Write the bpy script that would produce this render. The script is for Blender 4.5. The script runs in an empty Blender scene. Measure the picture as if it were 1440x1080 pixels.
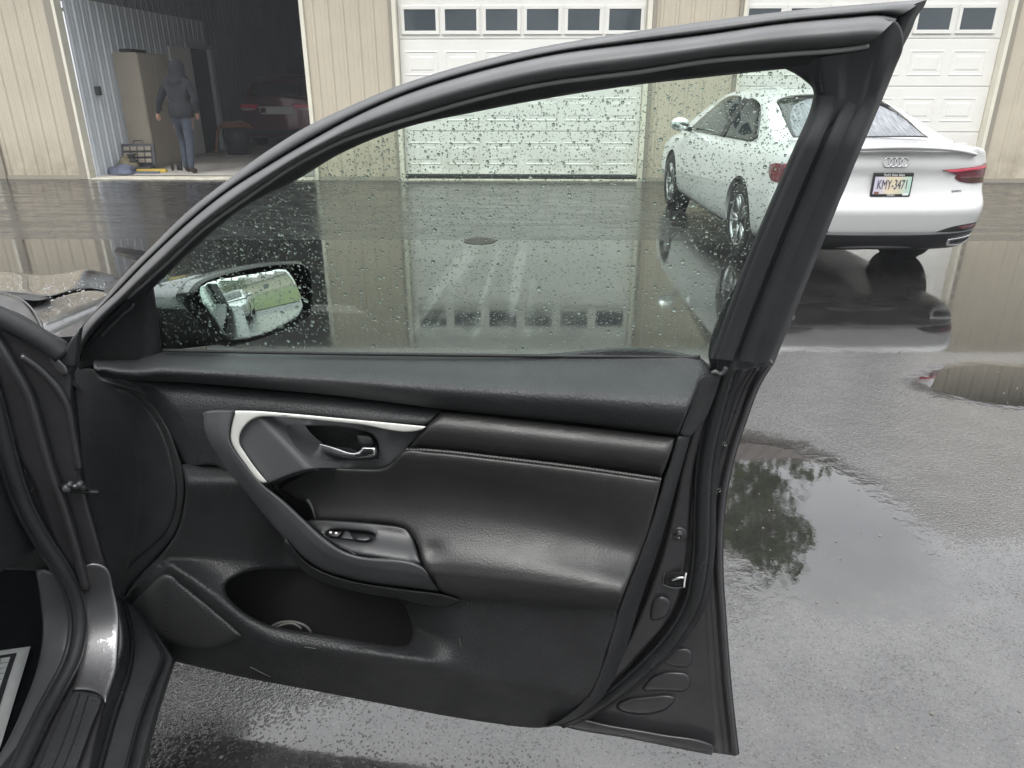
import bpy, bmesh, math, random
import numpy as np
from mathutils import Vector, Matrix
from mathutils.geometry import delaunay_2d_cdt
from mathutils.bvhtree import BVHTree

random.seed(7); RNG = np.random.default_rng(7)
SC = bpy.context.scene; COL = SC.collection
R = math.radians

# ---------------------------------------------------------------- camera
CAM_F, CAM_P, CAM_YAW, CAM_H = 1032.1, 0.3889, -0.0292, 1.466
cd = bpy.data.cameras.new('camera'); cam = bpy.data.objects.new('camera', cd); COL.objects.link(cam)
cam.location = (0, 0, CAM_H)
cam.rotation_euler = (math.pi / 2 - CAM_P, 0, -CAM_YAW)
cd.sensor_fit = 'HORIZONTAL'; cd.sensor_width = 36.0; cd.lens = 36.0 * CAM_F / 1440.0
cd.clip_start = 0.05; cd.clip_end = 2000
SC.camera = cam

# ---------------------------------------------------------------- world: overcast sky
SUN_EL, SUN_AZ = R(58), R(200)
w = bpy.data.worlds.new('World'); SC.world = w; w.use_nodes = True
nt = w.node_tree; nt.nodes.clear()
def N(t, **kw):
    n = nt.nodes.new(t)
    for k, v in kw.items():
        if k in n.inputs: n.inputs[k].default_value = v
        else: setattr(n, k, v)
    return n
sky = N('ShaderNodeTexSky', sky_type='NISHITA', sun_disc=False, sun_elevation=SUN_EL, sun_rotation=SUN_AZ)
sky.air_density = 1.0; sky.dust_density = 6.0; sky.ozone_density = 1.0
hsv = N('ShaderNodeHueSaturation', Saturation=0.12)
nt.links.new(sky.outputs[0], hsv.inputs['Color'])
tc = N('ShaderNodeTexCoord'); mp = N('ShaderNodeMapping'); mp.inputs['Scale'].default_value = (1.5, 1.5, 4.0)
nz = N('ShaderNodeTexNoise', Scale=1.6, Detail=6.0, Roughness=0.55)
cr = N('ShaderNodeValToRGB'); cr.color_ramp.elements[0].position = 0.3; cr.color_ramp.elements[1].position = 0.75
cr.color_ramp.elements[0].color = (9.0, 9.3, 9.8, 1); cr.color_ramp.elements[1].color = (13.5, 13.6, 13.6, 1)
mx = N('ShaderNodeMixRGB', Fac=0.8)
nt.links.new(tc.outputs['Generated'], mp.inputs[0]); nt.links.new(mp.outputs[0], nz.inputs['Vector'])
nt.links.new(nz.outputs[0], cr.inputs[0]); nt.links.new(hsv.outputs[0], mx.inputs[1]); nt.links.new(cr.outputs[0], mx.inputs[2])
# brighter overhead than at the horizon, as under full cloud
sx = N('ShaderNodeSeparateXYZ'); nt.links.new(tc.outputs['Generated'], sx.inputs[0])
ov = N('ShaderNodeMapRange'); ov.inputs['From Min'].default_value = 0.0; ov.inputs['From Max'].default_value = 1.0; ov.inputs['To Min'].default_value = 0.46; ov.inputs['To Max'].default_value = 1.5
nt.links.new(sx.outputs[2], ov.inputs[0])
ml = N('ShaderNodeMixRGB', blend_type='MULTIPLY', Fac=1.0); nt.links.new(mx.outputs[0], ml.inputs[1]); nt.links.new(ov.outputs[0], ml.inputs[2])
bg = N('ShaderNodeBackground', Strength=0.13); out = N('ShaderNodeOutputWorld')
nt.links.new(ml.outputs[0], bg.inputs[0]); nt.links.new(bg.outputs[0], out.inputs[0])

sd = bpy.data.lights.new('sun', 'SUN'); sd.energy = 0.9; sd.angle = R(25); sd.color = (1.0, 0.97, 0.92)
sun = bpy.data.objects.new('sun', sd); COL.objects.link(sun)
sdir = Vector((math.sin(SUN_AZ) * math.cos(SUN_EL), math.cos(SUN_AZ) * math.cos(SUN_EL), math.sin(SUN_EL)))
sun.rotation_euler = (-sdir).to_track_quat('-Z', 'Y').to_euler(); sun.location = sdir * 40
SC.view_settings.view_transform = 'Standard'; SC.view_settings.look = 'None'
SC.view_settings.exposure = 0.82; SC.view_settings.gamma = 1.0; SC.view_settings.use_curve_mapping = False
SC.render.engine = 'CYCLES'
cy = SC.cycles; cy.use_denoising = True; cy.max_bounces = 10; cy.diffuse_bounces = 4; cy.glossy_bounces = 4
cy.transmission_bounces = 8; cy.transparent_max_bounces = 12; cy.caustics_reflective = False; cy.caustics_refractive = False
cy.sample_clamp_indirect = 6.0

# ---------------------------------------------------------------- camera rays
_F = np.array([math.sin(CAM_YAW) * math.cos(CAM_P), math.cos(CAM_YAW) * math.cos(CAM_P), -math.sin(CAM_P)])
_Rr = np.array([math.cos(CAM_YAW), -math.sin(CAM_YAW), 0.0]); _U = np.cross(_Rr, _F)
_O = np.array([0, 0, CAM_H])
def hit(px, py, pp, n):
    """points of a plane (pp, n) that the photograph shows at px, py"""
    px = np.atleast_1d(np.asarray(px, float)); py = np.atleast_1d(np.asarray(py, float))
    d = _F + np.outer((px - 720) / CAM_F, _Rr) + np.outer((540 - py) / CAM_F, _U)
    pp = np.asarray(pp, float)
    num = ((pp - _O) * n).sum(-1); den = (d * n).sum(-1)
    return _O + d * (num / den)[:, None]
def ground(px, py, z=0.0): return hit(px, py, [0, 0, z], np.array([0, 0, 1.0]))
# door: hinge foot, direction along the door, normal towards the cabin side
DO = np.array([-.886, 1.292, 0.0]); DE = np.array([.98518, -.17103, 0]); DN = np.array([-.17103, -.98518, 0])
RELIEF = 1.75                                          # how far the trim stands off the door
def DL(px, py, w):
    w = np.broadcast_to(np.asarray(w, float), np.shape(np.atleast_1d(px)))
    w = np.where(w > -.03, -.03 + (w + .03) * RELIEF, w)
    return hit(px, py, DO + np.outer(w, DN), DN)
KT = 0.30; DUN = DN - np.array([0, 0, KT]); DUO = DO + np.array([0, 0, 1.02])
def DU(px, py, w):
    w = np.broadcast_to(np.asarray(w, float), np.shape(np.atleast_1d(px)))
    return hit(px, py, DUO + np.outer(w, DN), DUN)
# car axes: s forward, r outboard
CF = np.array([-.25, .96825, 0]); CRt = np.array([.96825, .25, 0]); Q0 = np.array([-.74, 1.18, 0.0])
def CP(s, r, z): return Q0 + np.multiply.outer(s, CF) + np.multiply.outer(r, CRt) + np.multiply.outer(z, np.array([0, 0, 1.0]))
def JS(px, py, w):
    w = np.broadcast_to(np.asarray(w, float), np.shape(np.atleast_1d(px)))
    return hit(px, py, Q0 - np.outer(w, CF), CF)
def JZ(px, py, w, z0=.42):
    w = np.broadcast_to(np.asarray(w, float), np.shape(np.atleast_1d(px)))
    return hit(px, py, np.array([0, 0, 1.0]) * (z0 + w)[:, None], np.array([0, 0, 1.0]))
def JB(px, py, w, z0=.42, soft=.05):
    """door opening: hinge pillar plane that turns into the sill"""
    a = JS(px, py, w); b = JZ(px, py, w, z0)
    da = np.linalg.norm(a - _O, axis=1); db = np.linalg.norm(b - _O, axis=1)
    db = np.where((b - _O)[:, 2] < -.05, db, 50)
    h = np.clip(.5 + .5 * (db - da) / .26, 0, 1)
    t = db * (1 - h) + da * h - .26 * h * (1 - h)
    d = (a - _O) / da[:, None]
    return _O + d * t[:, None]

# ---------------------------------------------------------------- object helpers
def tag(o, label=None, cat=None, group=None, kind=None):
    if label: o['label'] = label
    if cat: o['category'] = cat
    if group: o['group'] = group
    if kind: o['kind'] = kind
    return o
def empty(name, loc=(0, 0, 0), rz=0.0, **kw):
    o = bpy.data.objects.new(name, None); COL.objects.link(o); o.location = loc; o.rotation_euler = (0, 0, rz)
    return tag(o, **kw)
def rootloc(p):
    v = np.zeros(3)
    while p is not None:
        v = v + np.array(p.location); p = p.parent
    return v
def mk(name, verts, faces, mat, parent=None, smooth=True, world=True, kind=None, label=None):
    v = np.asarray(verts, float)
    if world and parent is not None: v = v - rootloc(parent)
    me = bpy.data.meshes.new(name); me.from_pydata(v.tolist(), [], [list(map(int, f)) for f in faces])
    mats = mat if isinstance(mat, (list, tuple)) else [mat]
    for m in mats: me.materials.append(m)
    if smooth: me.polygons.foreach_set('use_smooth', [True] * len(me.polygons))
    me.update()
    o = bpy.data.objects.new(name, me); COL.objects.link(o)
    if parent is not None: o.parent = parent
    if kind: o['kind'] = kind
    if label: o['label'] = label
    return o
class MB:
    """collects shapes for one mesh"""
    def __init__(s): s.v = []; s.f = []
    def add(s, v, f):
        b = len(s.v); s.v += [tuple(map(float, q)) for q in v]; s.f += [[b + int(i) for i in q] for q in f]; return s
    def box(s, x0, x1, y0, y1, z0, z1, bev=0.0):
        v = [(x, y, z) for x in (x0, x1) for y in (y0, y1) for z in (z0, z1)]
        f = [(0, 1, 3, 2), (4, 6, 7, 5), (0, 4, 5, 1), (2, 3, 7, 6), (0, 2, 6, 4), (1, 5, 7, 3)]
        if bev <= 0: return s.add(v, f)
        bm = bmesh.new(); vs = [bm.verts.new(q) for q in v]
        for q in f: bm.faces.new([vs[i] for i in q])
        bmesh.ops.bevel(bm, geom=bm.edges[:] + bm.verts[:], offset=bev, segments=2, profile=.5, affect='EDGES')
        bm.verts.index_update()
        s.add([q.co[:] for q in bm.verts], [[q.index for q in fc.verts] for fc in bm.faces]); bm.free(); return s
    def prism(s, poly, a, b, axis='y'):
        """poly of 2-D points swept from a to b along axis"""
        n = len(poly)
        def P(p, t): return {'y': (p[0], t, p[1]), 'x': (t, p[0], p[1]), 'z': (p[0], p[1], t)}[axis]
        v = [P(p, a) for p in poly] + [P(p, b) for p in poly]
        f = [(i, (i + 1) % n, n + (i + 1) % n, n + i) for i in range(n)] + [tuple(range(n))[::-1], tuple(range(n, 2 * n))]
        return s.add(v, f)
    def tube(s, pts, r, n=8, cap=True):
        pts = [np.asarray(p, float) for p in pts]; m = len(pts)
        rs = r if hasattr(r, '__len__') else [r] * m
        up = np.array([.13, .21, .97]); prev = None; V = []; Fc = []
        for i, p in enumerate(pts):
            t = pts[min(i + 1, m - 1)] - pts[max(i - 1, 0)]; t = t / (np.linalg.norm(t) + 1e-12)
            if prev is None:
                a = np.cross(t, up)
                if np.linalg.norm(a) < .05: a = np.cross(t, [1, 0, 0])
            else: a = prev - t * (prev @ t)
            a = a / np.linalg.norm(a); prev = a; b = np.cross(t, a)
            for k in range(n):
                q = 2 * math.pi * k / n; V.append(p + rs[i] * (a * math.cos(q) + b * math.sin(q)))
        for i in range(m - 1):
            for k in range(n): Fc.append((i * n + k, i * n + (k + 1) % n, (i + 1) * n + (k + 1) % n, (i + 1) * n + k))
        if cap: Fc += [tuple(range(n))[::-1], tuple(range((m - 1) * n, m * n))]
        return s.add(V, Fc)
    def lathe(s, prof, n=24, axis='z', c=(0, 0, 0)):
        V = []; Fc = []; m = len(prof)
        for k in range(n):
            q = 2 * math.pi * k / n
            for (r, h) in prof:
                p = {'z': (r * math.cos(q), r * math.sin(q), h), 'x': (h, r * math.cos(q), r * math.sin(q)), 'y': (r * math.cos(q), h, r * math.sin(q))}[axis]
                V.append((p[0] + c[0], p[1] + c[1], p[2] + c[2]))
        for k in range(n):
            for j in range(m - 1): Fc.append((k * m + j, ((k + 1) % n) * m + j, ((k + 1) % n) * m + j + 1, k * m + j + 1))
        return s.add(V, Fc)
    def build(s, name, mat, parent=None, smooth=False, world=False, **kw):
        return mk(name, s.v, s.f, mat, parent, smooth, world, **kw)

# ---------------------------------------------------------------- outlines and panels
def spline(pts, closed=True, step=6.0, sharp=50.0):
    P = np.asarray(pts, float); n = len(P)
    T = np.zeros_like(P); sh = np.zeros(n, bool)
    for i in range(n):
        if not closed and i in (0, n - 1): sh[i] = True; continue
        a = P[i] - P[i - 1]; b = P[(i + 1) % n] - P[i]
        ang = math.degrees(math.acos(max(-1, min(1, (a @ b) / (np.linalg.norm(a) * np.linalg.norm(b) + 1e-9)))))
        sh[i] = ang > sharp
    outp = []
    for i in range(n if closed else n - 1):
        p1 = P[i]; p2 = P[(i + 1) % n]; L = np.linalg.norm(p2 - p1)
        def tan(j, o):
            j %= n
            if sh[j]: return None
            a = P[j] - P[j - 1]; b = P[(j + 1) % n] - P[j]
            t = a / (np.linalg.norm(a) + 1e-9) + b / (np.linalg.norm(b) + 1e-9)
            return t / (np.linalg.norm(t) + 1e-9) * L
        m1 = tan(i, 1); m2 = tan(i + 1, 0)
        if m1 is None and m2 is None: m1 = m2 = p2 - p1
        elif m1 is None: m1 = 1.5 * (p2 - p1) - .5 * m2
        elif m2 is None: m2 = 1.5 * (p2 - p1) - .5 * m1
        k = max(1, int(round(L / step)))
        for j in range(k):
            t = j / k; t2 = t * t; t3 = t2 * t
            outp.append((2*t3 - 3*t2 + 1) * p1 + (t3 - 2*t2 + t) * m1 + (-2*t3 + 3*t2) * p2 + (t3 - t2) * m2)
    if not closed: outp.append(P[-1])
    return np.array(outp)
def inside(poly, x, y):
    x = np.asarray(x); y = np.asarray(y); c = np.zeros(x.shape, bool); n = len(poly); j = n - 1
    for i in range(n):
        xi, yi = poly[i]; xj, yj = poly[j]
        if yi != yj:
            m = ((yi > y) != (yj > y)) & (x < (xj - xi) * (y - yi) / (yj - yi) + xi); c ^= m
        j = i
    return c
def dist(poly, x, y, closed=True):
    A = poly; B = np.roll(poly, -1, 0)
    if not closed: A = A[:-1]; B = B[:-1]
    d = B - A; L = (d ** 2).sum(1) + 1e-12
    P = np.stack([x, y], 1)[:, None, :]
    t = np.clip(((P - A[None]) * d[None]).sum(2) / L[None], 0, 1)
    q = A[None] + t[..., None] * d[None]
    return np.sqrt(((P - q) ** 2).sum(2)).min(1)
def panel(name, pts, M, wfn, mat, parent, edge=6.0, drop=.005, depth=.02, step=6.0, holes=(), sharp=50, raw=False, hole_depth=None, hole_edge=True, hole_ray=False, world=True, **kw):
    """a pressed panel: outline in px, height wfn(px, py), rolled edge, skirt going back"""
    O = np.asarray(pts, float) if raw else spline(pts, True, step, sharp)
    if ((O[:, 0] * np.roll(O[:, 1], -1) - np.roll(O[:, 0], -1) * O[:, 1]).sum()) < 0: O = O[::-1]
    HS = []
    for h in holes:
        Hh = spline(h, True, step, sharp)
        if ((Hh[:, 0] * np.roll(Hh[:, 1], -1) - np.roll(Hh[:, 0], -1) * Hh[:, 1]).sum()) > 0: Hh = Hh[::-1]
        HS.append(Hh)
    loops = [O] + HS
    def D(x, y): return np.min([dist(l, x, y) for l in (loops if hole_edge else loops[:1])], 0)
    def IN(x, y):
        m = inside(O, x, y)
        for h in HS: m &= ~inside(h, x, y)
        return m
    pts2 = [l for l in loops]
    rings = [.1, .3, .6, 1.0] if edge > 0 else []
    for l in loops:
        a = np.roll(l, -1, 0) - np.roll(l, 1, 0); nrm = np.stack([-a[:, 1], a[:, 0]], 1); nrm /= (np.linalg.norm(nrm, axis=1)[:, None] + 1e-9)
        for k in rings:
            q = l + nrm * edge * k
            ok = IN(q[:, 0], q[:, 1]); dd = np.min([dist(l2, q[:, 0], q[:, 1]) for l2 in loops], 0)
            pts2.append(q[ok & (dd > edge * k * .93)])
    x0, y0 = O.min(0); x1, y1 = O.max(0)
    gx, gy = np.meshgrid(np.arange(x0, x1 + step, step), np.arange(y0, y1 + step, step * .87))
    gx = gx + (np.arange(gx.shape[0]) % 2)[:, None] * step * .5; gx = gx.ravel(); gy = gy.ravel()
    ok = IN(gx, gy); gx = gx[ok]; gy = gy[ok]
    if len(gx):
        dd = np.min([dist(l2, gx, gy) for l2 in loops], 0); ok = dd > max(edge * 1.0, 0) + step * .45
        pts2.append(np.stack([gx[ok], gy[ok]], 1))
    A = np.concatenate(pts2)
    ed = []; b = 0
    for l in loops:
        n = len(l); ed += [(b + i, b + (i + 1) % n) for i in range(n)]; b += n
    nb = b
    res = delaunay_2d_cdt([Vector(p) for p in A], ed, [], 0, 1e-5)
    V = np.array([v[:] for v in res[0]]); F = [f for f in res[2]]
    c = np.array([V[list(f)].mean(0) for f in F]); ok = IN(c[:, 0], c[:, 1]); F = [f for f, k in zip(F, ok) if k]
    used = sorted(set(i for f in F for i in f)); re = {u: i for i, u in enumerate(used)}; V = V[used]; F = [[re[i] for i in f] for f in F]
    d = D(V[:, 0], V[:, 1])
    W = np.broadcast_to(np.asarray(wfn(V[:, 0], V[:, 1]), float), (len(V),)).copy()
    if edge > 0:
        t = np.clip(d / edge, 0, 1); W = W - drop * (1 - np.sqrt(np.clip(1 - (1 - t) ** 2, 0, 1)))
    P = M(V[:, 0], V[:, 1], W)
    Vs = list(P); Fs = [list(f) for f in F]
    if depth:
        cnt = {}
        for f in F:
            for i in range(len(f)):
                e = (f[i], f[(i + 1) % len(f)]); cnt[e] = 1
        bnd = [e for e in cnt if (e[1], e[0]) not in cnt]
        bv = sorted(set(i for e in bnd for i in e)); mp_ = {}
        onh = np.zeros(len(V), bool)
        for h in HS: onh |= dist(h, V[:, 0], V[:, 1]) < .2
        dep = np.where(onh, hole_depth if hole_depth is not None else depth, depth)
        # skirt follows the local normal of the base surface
        idx = np.array(bv); P0 = P[idx]; Q = M(V[idx, 0], V[idx, 1], W[idx] - .01)
        ctr = M(np.array([V[:, 0].mean()]), np.array([V[:, 1].mean()]), np.array([W.mean()]))
        if M in (DL, DU):
            ray = P0 - _O; ray = ray / np.linalg.norm(ray, axis=1)[:, None]; back = np.where(onh[idx][:, None] & (not hole_ray), -DN, ray)
        elif M is JS: back = np.broadcast_to(CF, P0.shape)
        elif M is JZ: back = np.broadcast_to([0, 0, -1.0], P0.shape)
        else:
            back = Q - P0; back = back / (np.linalg.norm(back, axis=1)[:, None] + 1e-9)
        B = P0 + back * dep[idx][:, None] * (RELIEF if M is DL else 1)
        for i, q in zip(bv, B): mp_[i] = len(Vs); Vs.append(q)
        for a, b2 in bnd: Fs.append([b2, a, mp_[a], mp_[b2]])
    return mk(name, Vs, Fs, mat, parent, True, world, **kw)
def resample(l, n):
    l = np.asarray(l, float); s = np.r_[0, np.cumsum(np.linalg.norm(np.diff(l, axis=0), axis=1))]; s /= s[-1]
    t = np.linspace(0, 1, n); return np.stack([np.interp(t, s, l[:, k]) for k in range(l.shape[1])], 1)
def loft(name, lines, ws, M, mat, parent, n=80, sub=5, smoothlines=True, back=0.0, **kw):
    """skin over px lines, each at its own height"""
    L = [resample(spline(l, False, 4.0) if smoothlines and len(l) > 2 else l, n) for l in lines]
    K = len(L); Ws = [np.broadcast_to(np.asarray(q, float), (n,)) for q in ws]
    rows = []
    for i in range(K - 1):
        for j in range(sub):
            t = j / sub
            def cr(f):
                p0 = f(max(i - 1, 0)); p1 = f(i); p2 = f(i + 1); p3 = f(min(i + 2, K - 1))
                return .5 * (2 * p1 + (p2 - p0) * t + (2*p0 - 5*p1 + 4*p2 - p3) * t*t + (3*p1 - p0 - 3*p2 + p3) * t**3)
            xy = L[i] * (1 - t) + L[i + 1] * t; rows.append((xy, cr(lambda a: Ws[a])))
    rows.append((L[-1], Ws[-1]))
    if back:
        rows = [(rows[0][0], rows[0][1] - back)] + rows + [(rows[-1][0], rows[-1][1] - back)]
    V = []; m = len(rows)
    for xy, wv in rows: V.append(M(xy[:, 0], xy[:, 1], wv))
    V = np.concatenate(V)
    F = [(a * n + i, a * n + i + 1, (a + 1) * n + i + 1, (a + 1) * n + i) for a in range(m - 1) for i in range(n - 1)]
    return mk(name, V, F, mat, parent, True, True, **kw)
def curve_y(pts):
    p = np.asarray(pts, float); return lambda x: np.interp(x, p[:, 0], p[:, 1])
def sm(a, b, x):
    t = np.clip((x - a) / (b - a), 0, 1); return t * t * (3 - 2 * t)
def smooth_interp(xs, ys):
    xs = np.asarray(xs, float); ys = np.asarray(ys, float)
    m = np.gradient(ys, xs)
    def f(x):
        x = np.clip(x, xs[0], xs[-1]); i = np.clip(np.searchsorted(xs, x) - 1, 0, len(xs) - 2)
        h = xs[i + 1] - xs[i]; t = (x - xs[i]) / h
        return (2*t**3 - 3*t**2 + 1) * ys[i] + (t**3 - 2*t**2 + t) * h * m[i] + (-2*t**3 + 3*t**2) * ys[i + 1] + (t**3 - t**2) * h * m[i + 1]
    return f
def pl(name, pts, r, M, w, mat, parent, n=6, step=5, **kw):
    """a bead along a px line"""
    l = spline(pts, False, step) if len(pts) > 2 else resample(pts, max(2, int(np.linalg.norm(np.subtract(pts[-1], pts[0])) / step)))
    wv = w(l[:, 0], l[:, 1]) if callable(w) else w
    return MB().tube(list(M(l[:, 0], l[:, 1], wv)), r, n).build(name, mat, parent, True, True, **kw)
# ---------------------------------------------------------------- materials
def lk(m, a, b): m.node_tree.links.new(a, b)
def nd(m, t, **kw):
    n = m.node_tree.nodes.new(t)
    for k, v in kw.items():
        if k in n.inputs: n.inputs[k].default_value = v
        else: setattr(n, k, v)
    return n
def col(c): return (c[0], c[1], c[2], 1.0)
def pbr(name, base, rough=.5, metal=0.0, spec=.5, coat=0.0, coat_r=.05, grain=None, grain_s=.2, grain_d=.001, vary=0.0, vary_scale=6.0, vary_rough=0.0, second=None, sheen=0.0):
    m = bpy.data.materials.new(name); m.use_nodes = True; b = m.node_tree.nodes['Principled BSDF']
    b.inputs['Base Color'].default_value = col(base); b.inputs['Roughness'].default_value = rough; b.inputs['Metallic'].default_value = metal
    b.inputs['Specular IOR Level'].default_value = spec; b.inputs['Coat Weight'].default_value = coat; b.inputs['Coat Roughness'].default_value = coat_r
    t = nd(m, 'ShaderNodeTexCoord')
    if vary or second:
        n = nd(m, 'ShaderNodeTexNoise', Scale=vary_scale, Detail=7.0, Roughness=.62); lk(m, t.outputs['Object'], n.inputs['Vector'])
        mr = nd(m, 'ShaderNodeMapRange'); mr.inputs['From Min'].default_value = .35; mr.inputs['From Max'].default_value = .68; lk(m, n.outputs[0], mr.inputs[0])
        mix = nd(m, 'ShaderNodeMixRGB'); lk(m, mr.outputs[0], mix.inputs[0])
        s2 = second or tuple(c * (1 - vary) for c in base)
        mix.inputs[1].default_value = col(base); mix.inputs[2].default_value = col(s2); lk(m, mix.outputs[0], b.inputs['Base Color'])
        if vary_rough:
            r2 = nd(m, 'ShaderNodeMapRange'); r2.inputs['From Min'].default_value = .3; r2.inputs['From Max'].default_value = .7
            r2.inputs['To Min'].default_value = rough - vary_rough; r2.inputs['To Max'].default_value = rough + vary_rough; lk(m, n.outputs[0], r2.inputs[0]); lk(m, r2.outputs[0], b.inputs['Roughness'])
    if grain:
        v = nd(m, 'ShaderNodeTexVoronoi', Scale=grain); lk(m, t.outputs['Object'], v.inputs['Vector'])
        bp = nd(m, 'ShaderNodeBump', Strength=grain_s, Distance=grain_d); lk(m, v.outputs['Distance'], bp.inputs['Height']); lk(m, bp.outputs[0], b.inputs['Normal'])
    return m
MT = {}
MT['trim'] = pbr('moulded_black_plastic', (.024, .025, .0265), .48, spec=.45, grain=290, grain_s=.6, grain_d=.0016, vary=.35, vary_scale=14, vary_rough=.06)
MT['trim_soft'] = pbr('soft_touch_vinyl', (.031, .033, .035), .50, spec=.45, grain=270, grain_s=.5, grain_d=.0017, vary=.25, vary_scale=9, vary_rough=.05)
MT['leather'] = pbr('black_leatherette', (.025, .025, .0245), .40, spec=.5, grain=340, grain_s=.28, grain_d=.001, vary=.3, vary_scale=11, vary_rough=.06)
MT['satin'] = pbr('satin_dark_plastic', (.085, .089, .093), .36, spec=.5, grain=800, grain_s=.1, grain_d=.0005, vary=.2, vary_scale=8)
MT['silver'] = pbr('brushed_silver_paint', (.80, .80, .76), .34, metal=.25, spec=.5, vary=.08, vary_scale=30)
MT['chrome'] = pbr('chrome', (.80, .81, .82), .12, metal=1.0)
MT['rubber'] = pbr('black_rubber', (.022, .023, .025), .55, spec=.4, grain=300, grain_s=.15, vary=.4, vary_scale=16, vary_rough=.1)
MT['rubber_wet'] = pbr('wet_rubber', (.012, .013, .014), .32, spec=.5, grain=200, grain_s=.2, vary=.4, vary_scale=16, vary_rough=.1)
MT['lip_glint'] = pbr('rubber_lip_glint', (.24, .24, .24), .3)  # highlight on the rubber lip, put into a paler grey
MT['frame'] = pbr('frame_moulding', (.095, .096, .099), .42, spec=.5, grain=600, grain_s=.12, vary=.2, vary_scale=10, vary_rough=.06)
MT['jamb'] = pbr('painted_door_jamb', (.040, .040, .043), .34, metal=.25, spec=.5, coat=.35, coat_r=.2, vary=.3, vary_scale=12, vary_rough=.07)
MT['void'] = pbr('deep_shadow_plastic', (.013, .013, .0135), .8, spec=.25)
MT['satin_dark'] = pbr('satin_black_plastic', (.030, .031, .033), .36, spec=.5, grain=800, grain_s=.1, grain_d=.0005, vary=.2, vary_scale=8)
MT['post'] = pbr('post_rubber', (.040, .042, .046), .45, spec=.45, grain=300, grain_s=.1, vary=.3, vary_scale=12, vary_rough=.08)
MT['carpet'] = pbr('dark_carpet', (.012, .013, .017), .95, spec=.1, grain=700, grain_s=.6, grain_d=.003, vary=.4, vary_scale=40)
MT['white_print'] = pbr('white_print', (.75, .75, .75), .6)
MT['thread'] = pbr('thread', (.12, .12, .115), .8)
MT['scratch'] = pbr('scuff', (.13, .13, .125), .7)
def paint(name, base, metal, wet=0.0, drops=0.0, rough=.3):
    m = pbr(name, base, rough, metal=metal, coat=1.0, coat_r=.02); b = m.node_tree.nodes['Principled BSDF']
    t = nd(m, 'ShaderNodeTexCoord')
    if drops:
        v = nd(m, 'ShaderNodeTexVoronoi', Scale=150.0, Randomness=1.0); ns = nd(m, 'ShaderNodeTexNoise', Scale=14.0, Detail=3.0)
        lk(m, t.outputs['Object'], v.inputs['Vector']); lk(m, t.outputs['Object'], ns.inputs['Vector'])
        r = nd(m, 'ShaderNodeMapRange'); r.inputs['From Min'].default_value = .12; r.inputs['From Max'].default_value = .5; r.inputs['To Min'].default_value = 1; r.inputs['To Max'].default_value = 0; lk(m, v.outputs['Distance'], r.inputs[0])
        q = nd(m, 'ShaderNodeMapRange'); q.inputs['From Min'].default_value = .42; q.inputs['From Max'].default_value = .62; lk(m, ns.outputs[0], q.inputs[0])
        mu = nd(m, 'ShaderNodeMath', operation='MULTIPLY'); lk(m, r.outputs[0], mu.inputs[0]); lk(m, q.outputs[0], mu.inputs[1])
        bp = nd(m, 'ShaderNodeBump', Strength=drops, Distance=.004); lk(m, mu.outputs[0], bp.inputs['Height'])
        lk(m, bp.outputs[0], b.inputs['Normal']); lk(m, bp.outputs[0], b.inputs['Coat Normal'])
    return m
MT['grey_paint'] = paint('wet_grey_metallic_paint', (.045, .045, .049), .75, drops=.10)
MT['grey_paint_lit'] = paint('lit_grey_metallic_paint', (.17, .17, .175), .85, drops=.04, rough=.36)  # paler copy of the body paint, sky reflection put into its colour
MT['white_paint'] = paint('white_car_paint', (.62, .62, .62), 0.0, rough=.4)
MT['silver_paint'] = paint('silver_car_paint', (.45, .46, .46), .7)
MT['maroon_paint'] = paint('maroon_car_paint', (.10, .02, .03), .3)
def glass(name, tint, refl=1.0, rough=0.0):
    m = bpy.data.materials.new(name); m.use_nodes = True; nt_ = m.node_tree; nt_.nodes.clear()
    o = nd(m, 'ShaderNodeOutputMaterial'); tr = nd(m, 'ShaderNodeBsdfTransparent'); tr.inputs[0].default_value = col(tint)
    g = nd(m, 'ShaderNodeBsdfGlossy', Roughness=rough); g.inputs[0].default_value = (refl, refl, refl, 1)
    f = nd(m, 'ShaderNodeFresnel', IOR=1.5); ge = nd(m, 'ShaderNodeNewGeometry'); ri = nd(m, 'ShaderNodeMapRange'); ri.inputs['To Min'].default_value = 1.5; ri.inputs['To Max'].default_value = 1 / 1.5
    lk(m, ge.outputs['Backfacing'], ri.inputs[0]); lk(m, ri.outputs[0], f.inputs['IOR']); mx_ = nd(m, 'ShaderNodeMixShader')
    lk(m, f.outputs[0], mx_.inputs[0]); lk(m, tr.outputs[0], mx_.inputs[1]); lk(m, g.outputs[0], mx_.inputs[2]); lk(m, mx_.outputs[0], o.inputs[0]); return m
MT['door_glass'] = glass('green_tinted_glass', (.76, .87, .81))
MT['dark_glass'] = pbr('dark_car_glass', (.012, .014, .015), .04, spec=.6)
MT['pane'] = pbr('window_pane', (.05, .065, .075), .06, spec=.6)
m = bpy.data.materials.new('rain_water'); m.use_nodes = True; m.node_tree.nodes.clear()
_o = nd(m, 'ShaderNodeOutputMaterial'); _g = nd(m, 'ShaderNodeBsdfRefraction', IOR=1.33, Roughness=0.0); _g.inputs[0].default_value = (.93, .97, .95, 1)
_gl = nd(m, 'ShaderNodeBsdfGlossy', Roughness=0.0); _fr = nd(m, 'ShaderNodeFresnel', IOR=1.33); _mx = nd(m, 'ShaderNodeMixShader')
lk(m, _fr.outputs[0], _mx.inputs[0]); lk(m, _g.outputs[0], _mx.inputs[1]); lk(m, _gl.outputs[0], _mx.inputs[2]); lk(m, _mx.outputs[0], _o.inputs[0]); MT['water'] = m
MT['mirror'] = pbr('mirror', (.8, .86, .83), .0, metal=1.0)
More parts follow.
